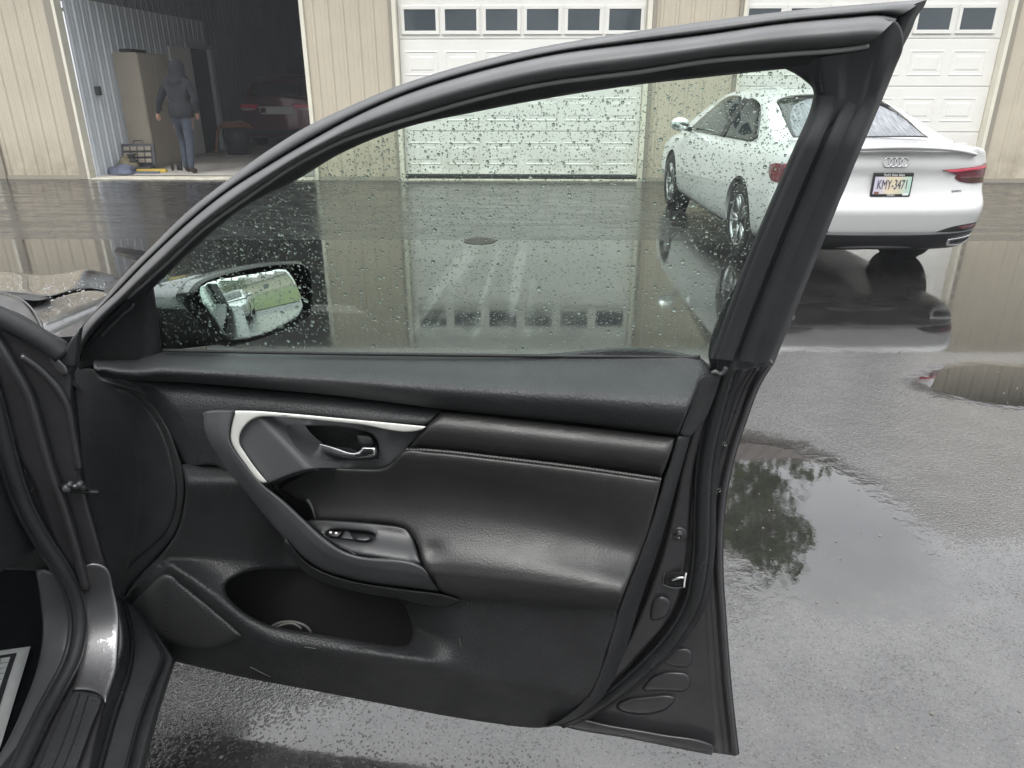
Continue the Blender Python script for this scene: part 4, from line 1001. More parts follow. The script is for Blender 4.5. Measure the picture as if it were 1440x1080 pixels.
# plate
yp = RM(np.array([0.0]), np.array([.668]), np.array([0]))[0][1]
def PM(x, y, z): return Vector((x, yp - .016 - z, .752 + y))
fr = MB().box(-.163, .163, yp - .012, yp + .01, .752 - .088, .752 + .088, .006).build('plate_frame', MT['black'], aud)
pm = bpy.data.materials.new('plate_print'); pm.use_nodes = True; _b = pm.node_tree.nodes['Principled BSDF']; _t = nd(pm, 'ShaderNodeTexCoord'); _s = nd(pm, 'ShaderNodeSeparateXYZ'); lk(pm, _t.outputs['Object'], _s.inputs[0])
_r = nd(pm, 'ShaderNodeMapRange'); _r.inputs['From Min'].default_value = -.15; _r.inputs['From Max'].default_value = .15; lk(pm, _s.outputs[0], _r.inputs[0])
_c = nd(pm, 'ShaderNodeValToRGB'); _e = _c.color_ramp.elements; _e[0].color = (.56, .53, .66, 1); _e[1].color = (.42, .62, .55, 1); _q = _e.new(.42); _q.color = (.72, .62, .44, 1); _q = _e.new(.68); _q.color = (.66, .60, .46, 1); _q = _e.new(.22); _q.color = (.62, .58, .62, 1)
lk(pm, _r.outputs[0], _c.inputs[0]); lk(pm, _c.outputs[0], _b.inputs['Base Color']); _b.inputs['Roughness'].default_value = .4
pt = MB().box(-.150, .150, yp - .0135, yp - .011, .752 - .068, .752 + .060).build('plate', pm, fr)
PT = fr
text_mesh('plate_number', 'KMY-3471', .098, PM, pbr('plate_ink', (.06, .06, .10), .5), fr, xs=.60)
text_mesh('frame_text', "Rod's Auto Sales", .026, lambda x, y, z: PM(x, y + .073, z), MT['white_print'], fr, xs=.95)
text_mesh('frame_text', 'OHIO', .024, lambda x, y, z: PM(x, y - .077, z - .0005), MT['white_print'], fr, xs=1.0)
MB().box(-.140, -.10, yp - .0145, yp - .0136, .752 - .066, .752 - .050).build('sticker', MT['orange'], fr)
MB().box(.095, .145, yp - .0145, yp - .0136, .752 - .078, .752 - .064).build('sticker', MT['white_print'], fr)
text_mesh('badge', 'quattro', .030, lambda x, y, z: Vector(RM(np.array([.57 + x]), np.array([.70 + y]), np.array([.002 + z]))[0]), MT['dark_steel'], aud, xs=1.0)
# sill edge highlight along the flank
for sx in (-1, 1):
    pl('sill_strip', [(.42, .30), (1.2, .285), (2.35, .30)], .016, C1['SideM']([C1['bv']], sx), .0, MT['white_paint'], aud, step=.1, n=8)
MB().tube([(0, .75, 1.40), (0, .68, 1.44), (0, .62, 1.455)], [.03, .02, .006], 8).build('roof_fin', MT['white_paint'], aud, True)

# silver car standing to the right, seen in the wing mirror
sv = empty('silver_sedan', (10.9, -.6, 0), R(88), label='silver sedan parked by the lawn, seen in the wing mirror', cat='car')
C2 = make_car(sv, MT['silver_paint'], 0, SEDAN_KEY, SEDAN_ROOF, (0, 2.82), .325, rear=rear_shape); sedan_windows(C2, sv)
RM2 = C2['RearM']([C2['bv'], C2['cv']])
for sx in (-1, 1):
    panel('tail_light', [(sx * x, z) for x, z in ((.45, .87), (.86, .89), (.86, .76), (.55, .77))], RM2, flat(.01), MT['red_light'], sv, edge=.016, drop=.008, depth=.03, step=.03, world=False)

# dark red crossover in the bay
SUV_KEY = [(-.97, .78, .40, .92, 1.12), (-.94, .87, .30, .98, 1.15), (-.85, .91, .25, 1.0, 1.16), (-.3, .935, .22, 1.0, 1.15), (.6, .94, .20, .99, 1.12), (2.0, .935, .20, .97, 1.10), (2.8, .93, .22, .94, 1.03), (3.4, .88, .25, .85, .90), (3.75, .70, .32, .72, .76)]
SUV_ROOF = [(-.86, 1.10), (-.78, 1.24), (-.66, 1.42), (-.5, 1.56), (.0, 1.64), (.6, 1.67), (1.2, 1.66), (1.7, 1.58), (2.2, 1.36), (2.75, 1.06)]
su = empty('red_crossover', (-6.12, 19.3, .03), R(1), label='dark red crossover car parked inside the open bay, tail lights showing', cat='car')
C3 = make_car(su, MT['maroon_paint'], 0, SUV_KEY, SUV_ROOF, (0, 2.7), .35, roofw=(.85, .64))
RM3 = C3['RearM']([C3['bv'], C3['cv']])
panel('tailgate_panel', [(-.42, .93), (.42, .93), (.40, .76), (-.36, .76)], RM3, flat(.006), MT['paper'], su, edge=.01, drop=.004, depth=.01, step=.04, world=False)
panel('hatch_mark', [(-.36, .90), (-.24, .90), (-.24, .79), (-.36, .79)], RM3, flat(.012), MT['maroon_paint'], su, edge=.01, drop=.004, depth=.01, step=.03, world=False)
for sx in (-1, 1):
    tl = panel('tail_light', [(sx * x, z) for x, z in ((.40, .97), (.62, .985), (.88, .98), (.90, .90), (.84, .85), (.48, .855))], RM3, flat(.012), MT['red_light2'], su, edge=.02, drop=.01, depth=.03, step=.03, world=False)
    panel('reverse_lens', [(sx * x, z) for x, z in ((.50, .885), (.86, .892), (.83, .86), (.50, .862))], RM3, flat(.016), MT['clear_light'], tl, edge=.008, drop=.004, depth=.01, step=.02, world=False)
    panel('reflector', [(sx * x, z) for x, z in ((.62, .47), (.86, .48), (.86, .44), (.62, .44))], RM3, flat(.012), MT['red_light2'], su, edge=.01, drop=.005, depth=.02, step=.03, world=False)
pl('chrome_strip', [(-.30, .455), (0, .45), (.62, .455)], .014, RM3, .01, MT['chrome'], su, step=.05)
pl('bumper_edge', [(-.3, .60), (0, .595), (.7, .605)], .012, RM3, .006, MT['chrome'], su, step=.05)
panel('lower_bumper', [(-.85, .42), (.85, .42), (.80, .30), (-.80, .30)], RM3, flat(.006), MT['black'], su, edge=.01, drop=.004, depth=.02, step=.06, world=False)
panel('rear_window', [(-.58, 1.17), (.58, 1.17), (.52, 1.44), (-.52, 1.44)], RM3, flat(.006), MT['dark_glass'], su, edge=0, depth=.01, step=.06, world=False)
MB().box(-.09, .09, -.985, -.965, 1.045, 1.075, .006).build('handle_strip', MT['white_print'], su)
# ---------------------------------------------------------------- the dark grey sedan in the foreground
car = empty('grey_sedan', (*Q0[:2], 0), label='dark grey sedan in the foreground with its front passenger door wide open', cat='car')
fl0 = lambda q: (lambda x, y: np.full(np.shape(x), q))
# ----- door shell: painted steel behind the trim, flange and outer skin at the rear edge
RE = [(1088, 512), (1080, 524), (1068, 545), (1052, 588), (1035, 640), (1023, 695), (1018, 750), (1018, 810), (1022, 870), (1028, 950), (1034, 1010), (1040, 1060)]
shell = [(103, 522), (560, 520), (1000, 510)] + RE + [(1034, 1063), (1000, 1058), (900, 1040), (790, 1022), (600, 985), (420, 950), (240, 915), (172, 860), (120, 690)]
door = panel('front_door', shell, DL, lambda x, y: np.full(x.shape, -.082), MT['jamb'], car, edge=0, depth=.05, step=14, sharp=30)
RE = np.array(RE, float)
def off(line, dx): return [(x + dx, y) for x, y in line]
# hem flange running down the rear edge
RE2 = [tuple(p) for p in RE]
loft('hem_flange', [RE2, off(RE2, -3), off(RE2, -8), off(RE2, -13), off(RE2, -16), off(RE2, -22), off(RE2, -30)], [-.095, -.074, -.070, -.078, -.086, -.080, -.081], DL, MT['jamb'], door, n=90, sub=3)
# outer skin seen from the far side
skin = panel('outer_skin', [(110, 540), (560, 535), (985, 530)] + [(x - 6, y + 4) for x, y in RE] + [(1025, 1052), (900, 1034), (600, 978), (240, 908), (178, 855), (126, 690)], DL, lambda x, y: -.100 - .045 * np.sin(np.clip((y - 530) / 480, 0, 1) * math.pi) * sm(1035, 900, x), MT['grey_paint'], door, edge=0, depth=0, step=24, sharp=30)
# stampings in the flange corner
for P in ([(931, 916), (944, 912), (968, 911), (974, 917), (974, 932), (968, 938), (948, 938), (932, 932)],
          [(902, 968), (916, 952), (936, 945), (966, 946), (972, 954), (971, 968), (960, 974), (930, 972), (906, 973)],
          [(866, 990), (885, 982), (912, 979), (940, 977), (951, 980), (948, 988), (938, 998), (915, 1005), (885, 1004), (868, 998)]):
    panel('pressed_bead', P, DL, fl0(-.0835 + .008), MT['jamb'], door, edge=5, drop=.008, depth=.004, step=4, sharp=22)
    c = np.mean(P, 0); P2 = [(c[0] + (x - c[0]) * .72, c[1] + (y - c[1]) * .62) for x, y in P]
# lower drip strip
panel('drip_strip', [(786, 1019), (800, 1011), (860, 1020), (930, 1032), (1000, 1046), (1005, 1050), (1001, 1062), (960, 1054), (880, 1038), (800, 1024)], DL, fl0(-.062), MT['jamb'], door, edge=5, drop=.006, depth=.02, step=6, sharp=60)
# latch face
LF = [(1012, 533), (1002, 560), (990, 612), (977, 660), (973, 700), (970, 745), (966, 790), (955, 842), (935, 880), (905, 915), (875, 950), (850, 975), (815, 1005), (828, 985), (852, 950), (880, 905), (905, 850), (928, 785), (945, 720), (958, 660), (972, 610)]
latch = panel('latch_face', LF, DL, lambda x, y: -.040 - .012 * sm(-20, 20, x - np.interp(y, [530, 660, 790, 905, 975], [1000, 966, 946, 890, 838])), MT['jamb'], door, edge=7, drop=.012, depth=.04, step=6, sharp=60)
MBl = MB(); cB = DL(955, 748, -.046)[0]
def disc(name, px, py, r_px, w0, h, mat, parent, prof):
    c = DL(px, py, w0)[0]; sc = np.linalg.norm(DL(px + 10, py, w0)[0] - c) / 10
    V = []; Fc = []; n_ = 24; m_ = len(prof)
    for k in range(n_):
        a = 2 * math.pi * k / n_
        for r_, hh in prof: V.append(c + (DE * math.cos(a) + np.array([0, 0, 1.0]) * math.sin(a)) * r_ * r_px * sc + DN * hh)
    for k in range(n_):
        for j in range(m_ - 1): Fc.append((k*m_+j, ((k+1) % n_)*m_+j, ((k+1) % n_)*m_+j+1, k*m_+j+1))
    return mk(name, V, Fc, mat, parent)
bo = disc('striker_bolt', 955, 749, 12, -.050, 0, MT['jamb'], latch, [(1, .0), (.98, .006), (.8, .008), (.5, .006), (.48, .012), (.42, .014), (.20, .014), (.18, .008), (0, .008)])
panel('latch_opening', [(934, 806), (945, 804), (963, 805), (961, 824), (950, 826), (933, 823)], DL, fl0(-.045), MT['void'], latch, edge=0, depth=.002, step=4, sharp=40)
pl('latch_rim', [(934, 806), (932, 822), (948, 827), (961, 826), (965, 806)], .0012, DL, -.042, MT['dark_steel'], latch, step=3)
pl('latch_claw', [(944, 816), (952, 813), (962, 812)], .003, DL, -.042, MT['chrome'], latch, step=3)
pl('torn_film', [(965, 806), (963, 816), (962, 826)], .0015, DL, -.036, MT['white_print'], latch, step=2)
panel('pressed_dimple', [(914, 862), (920, 842), (932, 838), (943, 846), (940, 862), (928, 871), (916, 872)], DL, fl0(-.040), MT['jamb'], latch, edge=7, drop=.007, depth=.006, step=4, sharp=80)
# weatherstrip round the door
seal_l = [(1026, 508), (1019, 530), (1005, 580), (992, 640), (987, 700), (986, 760), (982, 805), (972, 850), (945, 895), (908, 935), (868, 970), (828, 997), (790, 1014)]
pl('weatherstrip', seal_l, .0150, DL, lambda x, y: -.058 + 0 * x, MT['rubber_wet'], door, n=12, step=8)
pl('weatherstrip', off(seal_l, 13), .0095, DL, -.068, MT['rubber'], door, n=10, step=8)
pl('seal_lip', off(seal_l, -9), .0035, DL, -.052, MT['rubber'], door, n=8, step=8)
for (x, y) in ((1011, 692), (1018, 627)):
    o = heap('water_bead', DL(x, y, -.072)[0], .004, MT['water'], None, None, 3, .008); o.parent = door; o.location = -rootloc(door)

# ----- window frame
L0 = [(88, 505), (97, 481), (130, 441), (169, 392), (213, 347), (262, 299), (324, 250), (369, 217), (435.6, 175.6), (480, 154.5), (564, 119), (669, 87), (758, 66.5), (900, 43), (991, 30), (1102, 16), (1200, 7), (1302, -1)]
L1 = [(103, 500), (113, 464), (169, 406), (213, 361), (280, 300), (324, 266), (373, 235), (435.6, 198), (502, 162), (569, 132.5), (669, 101), (780, 75.6), (900, 59.5), (991, 48), (1102, 32), (1200, 23), (1240, 20.5), (1262, 25)]
L2 = [(112, 506), (118, 489), (126, 475), (180, 419), (235.5, 369), (280, 327), (347, 278), (413, 233.5), (480, 199), (547, 175.6), (580, 165.6), (669, 140), (758, 120), (900, 101), (991, 86.7), (1102, 76.7), (1200, 68.5), (1222, 64)]
L3 = [(120, 510), (135, 490), (165, 455), (218, 403), (269, 354), (318, 311), (356, 284), (413, 255.6), (480, 215.6), (569, 180), (669, 157.5), (780, 136.7), (900, 119), (991, 109), (1104, 97), (1200, 88)]
A0 = [(x, y + 2.2) for x, y in L0]
loft('outer_flange', [L0, [(a + (c - a) * .3, b + (d - b) * .3) for (a, b), (c, d) in zip(resample(spline(L0, False), 60), resample(spline(L1, False), 60))], [(a + (c - a) * .8, b + (d - b) * .8) for (a, b), (c, d) in zip(resample(spline(L0, False), 60), resample(spline(L1, False), 60))], L1], [-.062, -.040, -.034, -.045], DU, MT['frame'], door, n=140, sub=4, back=.02)
def between(a, b, t, n=60):
    A = resample(spline(a, False), n); B = resample(spline(b, False), n); return [tuple(p) for p in A * (1 - t) + B * t]
loft('frame_cover', [L1, between(L1, L2, .06), between(L1, L2, .25), between(L1, L2, .5), between(L1, L2, .75), between(L1, L2, .93), L2], [-.044, -.026, -.009, .0, -.003, -.018, -.03], DU, MT['frame'], door, n=140, sub=4, back=.01)
run = loft('glass_run', [L2, between(L2, L3, .12), between(L2, L3, .35), between(L2, L3, .85), L3], [-.024, -.014, -.021, -.027, -.036], DU, MT['rubber'], door, n=140, sub=4, back=.01)
pl('lip', L2[3:], .0030, DU, -.014, MT['lip_glint'], run, n=8, step=8)
# rear post of the frame
S0 = [(1104, 97), (1118, 104), (1132, 114), (1142, 124), (1144, 138), (1138, 158), (1118, 204), (1092.5, 262), (1045, 376), (996, 499)]
post = [(1104, 97), (1118, 104), (1132, 114), (1142, 124), (1144, 138), (1138, 158), (1118, 204), (1092.5, 262), (1045, 376), (996, 500), (1004, 522), (1022, 522), (1088, 513), (1157, 342), (1191, 258), (1217, 196), (1240, 142), (1258, 98), (1270, 66), (1268, 42), (1260, 30), (1244, 26), (1215, 64), (1150, 80)]
def postw(x, y):
    # distance right of the glass edge, in px along the row
    xg = np.interp(y, [97, 138, 204, 262, 376, 500], [1134, 1144, 1118, 1092.5, 1045, 996]); xo = np.interp(y, [26, 66, 142, 196, 258, 342, 513], [1290, 1272, 1240, 1217, 1191, 1157, 1088])
    t = (x - xg) / np.maximum(xo - xg, 20)
    f = lambda q: np.interp(q, [-.4, 0, .07, .13, .155, .37, .46, .70, .74, .90, 1.0], [-.03, -.036, -.026, -.024, -.010, -.004, -.013, -.014, -.022, -.024, -.045])
    top = sm(140, 60, y)
    return (f(t) - .014) * (1 - top) + (-.018 - .02 * sm(.75, 1.0, t)) * top
rp = panel('rear_post', post, DU, postw, MT['post'], door, edge=4, drop=.004, depth=.03, step=3, sharp=50)
SA = [(1144, 134), (1138, 158), (1118, 204), (1092.5, 262), (1045, 376), (999, 504)]; SB = [(1242, 137), (1217, 196), (1191, 258), (1157, 342), (1122, 428), (1086, 512)]
tw = [(0, -.034), (.04, -.022), (.10, -.020), (.115, -.008), (.2, -.004), (.35, -.003), (.37, -.014), (.415, -.015), (.43, -.010), (.66, -.011), (.68, -.018), (.90, -.020), (1, -.040)]
loft('post_seal', [between(SA, SB, t) for t, _ in tw], [q - .018 * (1 - sm(0, .2, np.linspace(0, 1, 70))) for _, q in tw], DU, MT['post'], rp, n=70, sub=2)
# outer edge of the post behind, down to the belt
loft('post_flange', [[(1304, -1), (1298, 12), (1290, 22), (1282, 42), (1269, 68), (1252, 112), (1240, 139), (1217, 192), (1186, 271), (1157, 332), (1120, 428), (1090, 500), (1088, 513)], [(1290, 4), (1284, 16), (1277, 27), (1268, 46), (1255, 72), (1238, 116), (1226, 143), (1203, 196), (1172, 275), (1143, 336), (1106, 432), (1076, 504), (1070, 516)], [(1270, 14), (1262, 24), (1255, 40), (1245, 56), (1235, 80), (1220, 122), (1208, 150), (1185, 205), (1155, 280), (1125, 345), (1090, 436), (1060, 508), (1050, 516)]], [-.058, -.040, -.046], DU, MT['post'], door, n=80, sub=4, back=.02)
pl('corner_joint', [(1052, 509), (1068, 508), (1082, 507), (1086, 512)], .0035, DU, -.030, MT['frame'], rp, step=4)
pl('seal_end', [(1001, 525), (1006, 522), (1012, 526), (1017, 524), (1021, 516)], .0035, DU, -.012, MT['frame'], rp, step=3)
# glass
GL = [(218, 402), (269, 353), (315.5, 312), (356, 283), (413, 254), (480, 214), (569, 178.5), (669, 156), (780, 135), (900, 117), (991, 107), (1106, 95), (1146, 120), (1148, 140), (1095, 262), (1000, 500), (996, 505), (700, 505), (400, 502), (226, 500), (222, 460)]
gl = panel('window_glass', GL, DU, fl0(-.033), MT['door_glass'], door, edge=0, depth=0, step=30, sharp=20)
# rain drops on the outside of the pane: beads of water, real lenses
def rain():
    gx0, gy0 = 216, 96; poly = spline([(224, 400), (315.5, 318), (413, 260), (480, 220), (569, 185), (669, 163), (780, 141), (900, 123), (991, 113), (1102, 101), (1140, 124), (1090, 262), (994, 492), (700, 494), (400, 490), (228, 486)], True, 8)
    V = []; Fc = []; rg = np.random.default_rng(11); placed = []
    rads = np.concatenate([rg.uniform(2.6, 3.7, 30), rg.uniform(1.6, 2.6, 420), rg.uniform(.9, 1.6, 3200), rg.uniform(.5, .9, 6500)])
    cells = {}
    for r_ in rads:
        for _try in range(12):
            x = rg.uniform(gx0, 1145); y = rg.uniform(gy0, 494)
            if not inside(poly, np.array([x]), np.array([y]))[0]: continue
            if rg.uniform() > (1.0 if y < 470 else .35): continue
            key = (int(x // 12), int(y // 12)); okk = True
            for i in (-1, 0, 1):
                for j in (-1, 0, 1):
                    for (a, b, c) in cells.get((key[0] + i, key[1] + j), ()):
                        if (a - x) ** 2 + (b - y) ** 2 < ((c + r_) * .95) ** 2: okk = False; break
            if okk: cells.setdefault(key, []).append((x, y, r_)); placed.append((x, y, r_)); break
    A = np.array(placed); C = DU(A[:, 0], A[:, 1], np.full(len(A), -.0345)); C2 = DU(A[:, 0] + 1, A[:, 1], np.full(len(A), -.0345)); mpp = np.linalg.norm(C2 - C, axis=1)
    nn = DUN / np.linalg.norm(DUN); e1 = DE - nn * (DE @ nn); e1 /= np.linalg.norm(e1); e2 = np.cross(nn, e1)
    if e2[2] < 0: e2 = -e2
    for (x, y, r_), c, mp in zip(placed, C, mpp):
        rr_ = r_ * mp; ns = 10 if r_ > 1.6 else 7; h = rr_ * rg.uniform(.26, .42); ph = rg.uniform(0, 6.28, 2); am = rg.uniform(0, .16, 2) * (1 if r_ > 1.5 else .5)
        el = rg.uniform(.9, 1.25)
        b0 = len(V); prof = [(1, 0), (.93, .38), (.72, .70), (.40, .93)] if r_ > 1.6 else [(1, 0), (.85, .53), (.5, .87)]
        for q, hz in prof:
            for k in range(ns):
                a = 2 * math.pi * k / ns; s_ = q * rr_ * (1 + am[0] * math.sin(2 * a + ph[0]) + am[1] * math.sin(3 * a + ph[1]))
                V.append(c + e1 * s_ * math.cos(a) + e2 * s_ * math.sin(a) * el - nn * (h * hz) - e2 * (.12 * rr_ * hz))
        V.append(c - nn * h - e2 * .12 * rr_); top = len(V) - 1; V.append(c); bot = len(V) - 1
        m_ = len(prof)
        for j in range(m_ - 1):
            for k in range(ns): Fc.append((b0+j*ns+k, b0+(j+1)*ns+k, b0+(j+1)*ns+(k+1) % ns, b0+j*ns+(k+1) % ns))
        for k in range(ns):
            Fc.append((b0+(m_-1)*ns+k, top, b0+(m_-1)*ns+(k+1) % ns)); Fc.append((b0+k, b0+(k+1) % ns, bot))
    o = mk('rain_drops', V, Fc, MT['water'], door, True, True, kind='stuff')
    bm = bmesh.new(); bm.from_mesh(o.data); bmesh.ops.recalc_face_normals(bm, faces=bm.faces); bm.to_mesh(o.data); bm.free()
    return o
rain()
# sail panel in front of the glass
sail = panel('mirror_sail', [(108, 508), (116, 490), (126, 476), (170, 432), (180, 423), (188, 421), (196, 416), (216, 401), (221, 440), (228, 496), (218, 506), (160, 512), (112, 520)], DU, lambda x, y: -.020 - .00010 * (x - 108) + .010 * sm(199, 215, x), MT['trim'], door, edge=5, drop=.008, depth=.02, step=6, sharp=45)
pl('seam', [(144, 472), (160, 455), (176, 440), (187, 431), (188, 427)], .0022, DU, -.021, MT['frame'], sail, n=6, step=4)

# ----- wing mirror outside the glass
mn = np.array([.80, -.595, .125]); mn /= np.linalg.norm(mn); mc = DL(350, 430, -.17)[0]
def MM(px, py, w_): 
    w_ = np.broadcast_to(np.asarray(w_, float), np.shape(np.atleast_1d(px))); return hit(px, py, mc + np.outer(w_, mn), mn)
rim = spline([(262, 416), (275, 398), (300, 387), (335, 378), (374, 371.5), (405, 369), (423, 370), (432, 377), (437, 400), (438, 428), (434, 444), (413, 459), (374, 474), (345, 483), (325, 486), (312, 480), (298, 458), (276, 436)], True, 7)
mg = [(279, 404), (289, 397), (335.5, 388), (372, 382), (400, 378), (411, 386), (421, 408.6), (427, 432), (423, 442), (403.6, 455), (374.4, 469), (335.5, 478.6), (322, 478.6), (313, 468), (297, 443.6), (282, 422)]
P0 = MM(rim[:, 0], rim[:, 1], np.zeros(len(rim))); ctr = P0.mean(0); bk = -mn; V = []; nR = len(P0)
inn = MM(np.interp(np.arange(nR), np.arange(nR), rim[:, 0]) * .94 + 350 * .06, rim[:, 1] * .94 + 430 * .06, np.full(nR, -.004))
for s_, d_ in ((.955, -.012), (1.0, .0), (1.03, .012), (1.02, .035), (.95, .07), (.80, .10), (.52, .122), (.2, .13)):
    for p in P0:
        q = ctr + (p - ctr) * s_ + bk * d_; V.append(q)
Fc = [(a*nR+i, a*nR+(i+1) % nR, (a+1)*nR+(i+1) % nR, (a+1)*nR+i) for a in range(7) for i in range(nR)] + [tuple(7*nR+i for i in range(nR))]
mh = mk('mirror_housing', V, Fc, [MT['grey_paint_lit'], MT['black']], door)
for p in mh.data.polygons:
    c = np.array(p.center) + rootloc(mh)
    p.material_index = 0 if (c[2] > ctr[2] + .004 and p.index >= nR * 1) else 1
panel('mirror_glass', mg, MM, lambda x, y: .011 - (((x - 352) * .00145) ** 2 + ((y - 428) * .00145) ** 2) / 2.2, MT['mirror'], door, edge=0, depth=.006, step=5)
# foot of the mirror: dark arm, painted top
def rowpts(a, b, n_): return [np.array(a) * (1 - t) + np.array(b) * t for t in np.linspace(0, 1, n_)]
aU = DL(np.array([214., 219, 226]), np.array([404., 432, 494]), np.array([-.045, -.045, -.045])); hU = [ctr + (P0[np.argmin(np.hypot(rim[:, 0] - x, rim[:, 1] - y))] - ctr) * 1.0 + bk * .035 for x, y in ((300, 387), (276, 436), (325, 486))]
V = []; nn_ = 8
for t in np.linspace(0, 1, nn_):
    A_, B_, C_ = [aU[i] * (1 - t) + hU[i] * t for i in range(3)]
    th = bk * .06 * (1 - .2 * t) - DN * .02
    B_ = B_ - th * .12
    V += [A_, B_, C_, C_ + th, B_ + th, A_ + th]
Fc = [(j*6+i, j*6+(i+1) % 6, (j+1)*6+(i+1) % 6, (j+1)*6+i) for j in range(nn_-1) for i in range(6)]
arm = mk('mirror_arm', V, Fc, [MT['black'], MT['grey_paint_lit']], door, True)
for p in arm.data.polygons: p.material_index = 1 if p.index % 6 in (0, 5) else 0

# ----- trim: belt line
bt_top = curve_y([(132, 503), (167, 505), (193, 505.5), (207, 500), (224, 493.5), (400, 497), (700, 501), (985, 503.5), (1003, 512)])
bt_bot = curve_y([(132, 527), (190, 535.5), (260, 538.5), (340, 545), (480, 558), (620, 576), (800, 594), (955, 613), (985, 560), (1003, 530)])
bt_bot2 = curve_y([(132, 527), (190, 535.5), (260, 538.5), (340, 545), (480, 558), (620, 576), (800, 594), (955, 613), (1003, 619)])
fb = smooth_interp([0, .25, .5, .62, .72, .85, 1.0], [-.022, -.002, .020, .026, .026, .020, .008])
def beltw(x, y):
    t = (y - bt_top(x)) / (bt_bot2(x) - bt_top(x)); t2 = np.clip(t, 0, 1)
    g = -.0435 + .024 * (x - 135) / 865.; wt = np.where(g > -.033, (g + .033) / 1.75 - .03, g + .003)
    return fb(t2) + (wt + .022) * np.clip(1 - t2 / .5, 0, 1) - .008 * sm(205, 150, x) 
belt = [(132, 506), (134, 502.5), (140, 501.5), (167, 505), (193, 505.5), (207, 500), (217, 495), (226, 493.5), (400, 497), (700, 501), (985, 503.5), (992, 509), (1000, 526), (990, 530), (983, 540), (970, 570), (953, 612), (800, 593), (620, 575), (480, 557), (340, 544), (260, 537.5), (190, 534.5), (140, 528), (133, 522)]
o_belt = panel('belt_trim', belt, DL, beltw, MT['trim_soft'], door, edge=5, drop=.005, depth=.03, step=5, sharp=45)
pl('belt_seal', [(230, 492.5), (400, 496), (700, 500), (985, 502.5)], .0035, DL, -.024, MT['rubber'], o_belt, step=10)
# end caps of the trim at the rear edge
panel('rear_cap', [(984, 531), (992, 527), (1002, 525), (1014, 529), (1004, 560), (990, 592), (971, 614), (953, 612), (966, 578)], DL, lambda x, y: .004 - .030 * sm(0, 34, x - np.interp(y, [530, 612], [984, 953])), MT['trim'], door, edge=4, drop=.004, depth=.03, step=4, sharp=50)
# front face of the trim, running back to the hinge side
ffw = lambda x, y: -.040 + .030 * sm(185, 262, x) - .02 * sm(130, 100, x)
ff = panel('front_face', [(103, 522), (108, 516.5), (137, 519), (141, 530), (165, 541), (190, 548), (214, 568), (236, 600), (250, 635), (260, 672), (258, 715), (248, 748), (228, 775), (200, 805), (178, 835), (171, 860), (160, 830), (140, 760), (118, 680), (104, 600)], DL, ffw, MT['trim'], door, edge=6, drop=.006, depth=.03, step=8, sharp=50)
panel('front_recess', [(160, 545), (185, 552), (208, 575), (228, 606), (242, 645), (249, 685), (246, 722), (232, 752), (208, 775), (182, 800), (172, 825), (178, 790), (190, 740), (195, 690), (188, 630), (176, 580)], DL, lambda x, y: ffw(x, y) + .004, MT['trim'], ff, edge=8, drop=.006, depth=.004, step=8, sharp=60)
# middle trim under the belt
mt_top = curve_y([(137, 528), (190, 536.5), (260, 539.5), (340, 547), (480, 559), (620, 577)])
def midw(x, y):
    t = np.clip((y - mt_top(x)) / 105., 0, 1); f = smooth_interp([0, .10, .25, .5, 1.0], [-.006, .006, .013, .014, .006])
    xl = np.interp(y, [528, 541, 552, 590, 620, 652], [150, 190, 206, 232, 246, 258])
    return f(t) - .030 * sm(26, -2, x - xl)
panel('mid_trim', [(136, 529), (150, 531), (190, 536.5), (260, 539.5), (340, 547), (480, 559), (620, 577), (602, 597), (500, 590.5), (400, 582), (338, 580), (322, 600), (320, 630), (328, 660), (322, 672), (307, 656), (280, 654), (258, 656), (250, 640), (240, 610), (224, 582), (206, 560), (186, 549), (160, 542), (141, 535)], DL, midw, MT['trim_soft'], door, edge=5, drop=.004, depth=.025, step=6, sharp=50)
# lower trim with speaker and bin
Sh = curve_y([(165, 868), (178, 842), (200, 815), (236, 787), (265, 785.5), (300, 786), (345, 789), (390, 797), (430, 806), (470, 822), (520, 850), (560, 872), (600, 890), (700, 918), (860, 950)])
Eh = curve_y([(165, 872), (178, 848), (200, 822), (238, 790), (270, 812), (300, 836), (350, 880), (385, 898), (420, 905), (500, 916), (580, 926), (640, 935), (700, 948), (860, 975)])
up = smooth_interp([600, 650, 662, 678, 688, 712, 750, 787, 830], [-.030, -.010, .004, .018, .017, .010, .000, -.006, -.008])
def loww(x, y):
    a = up(y); a = np.where(x > 345, a - .03 * sm(345, 420, x), a); k_ = sm(540, 650, x); a = a * (1 - k_) + .012 * k_
    b = .036 * sm(170, 240, x) * (1 - .70 * sm(560, 690, x)) - .03 * sm(230, 170, x)
    t = np.clip((y - Sh(x)) / np.maximum(Eh(x) - Sh(x), 1), 0, 1); t = t * t * (3 - 2 * t) * .25 + t * .75
    base = 0
    lo = a * (1 - t) + (b + base) * t
    return lo - .00042 * np.clip(y - Eh(x) - 8, 0, 130)
bin_hole = [(316.7, 826), (321, 818), (332, 811), (349, 804), (373, 800), (398, 800), (424, 801), (450, 812), (490, 824), (540, 834), (566, 848), (576, 868), (579, 882), (579.5, 896), (575, 906), (566, 908.5), (522, 903.5), (455, 892.5), (410, 886), (382, 880), (358, 870), (333, 852.5), (320, 838)]
low = [(256, 653), (282, 652), (308, 652), (345, 668), (420, 680), (600, 770), (700, 820), (868, 850), (869, 860), (852, 920), (843, 950), (828, 980), (804, 1004), (780, 1018), (764, 1023), (735, 1022.5), (700, 1018), (640, 1009), (560, 994), (440, 971), (340, 952), (270, 936), (232, 926), (206, 915), (188, 893), (177, 872), (172, 856), (178, 836), (200, 806), (228, 778), (248, 750), (258, 716), (261, 690)]
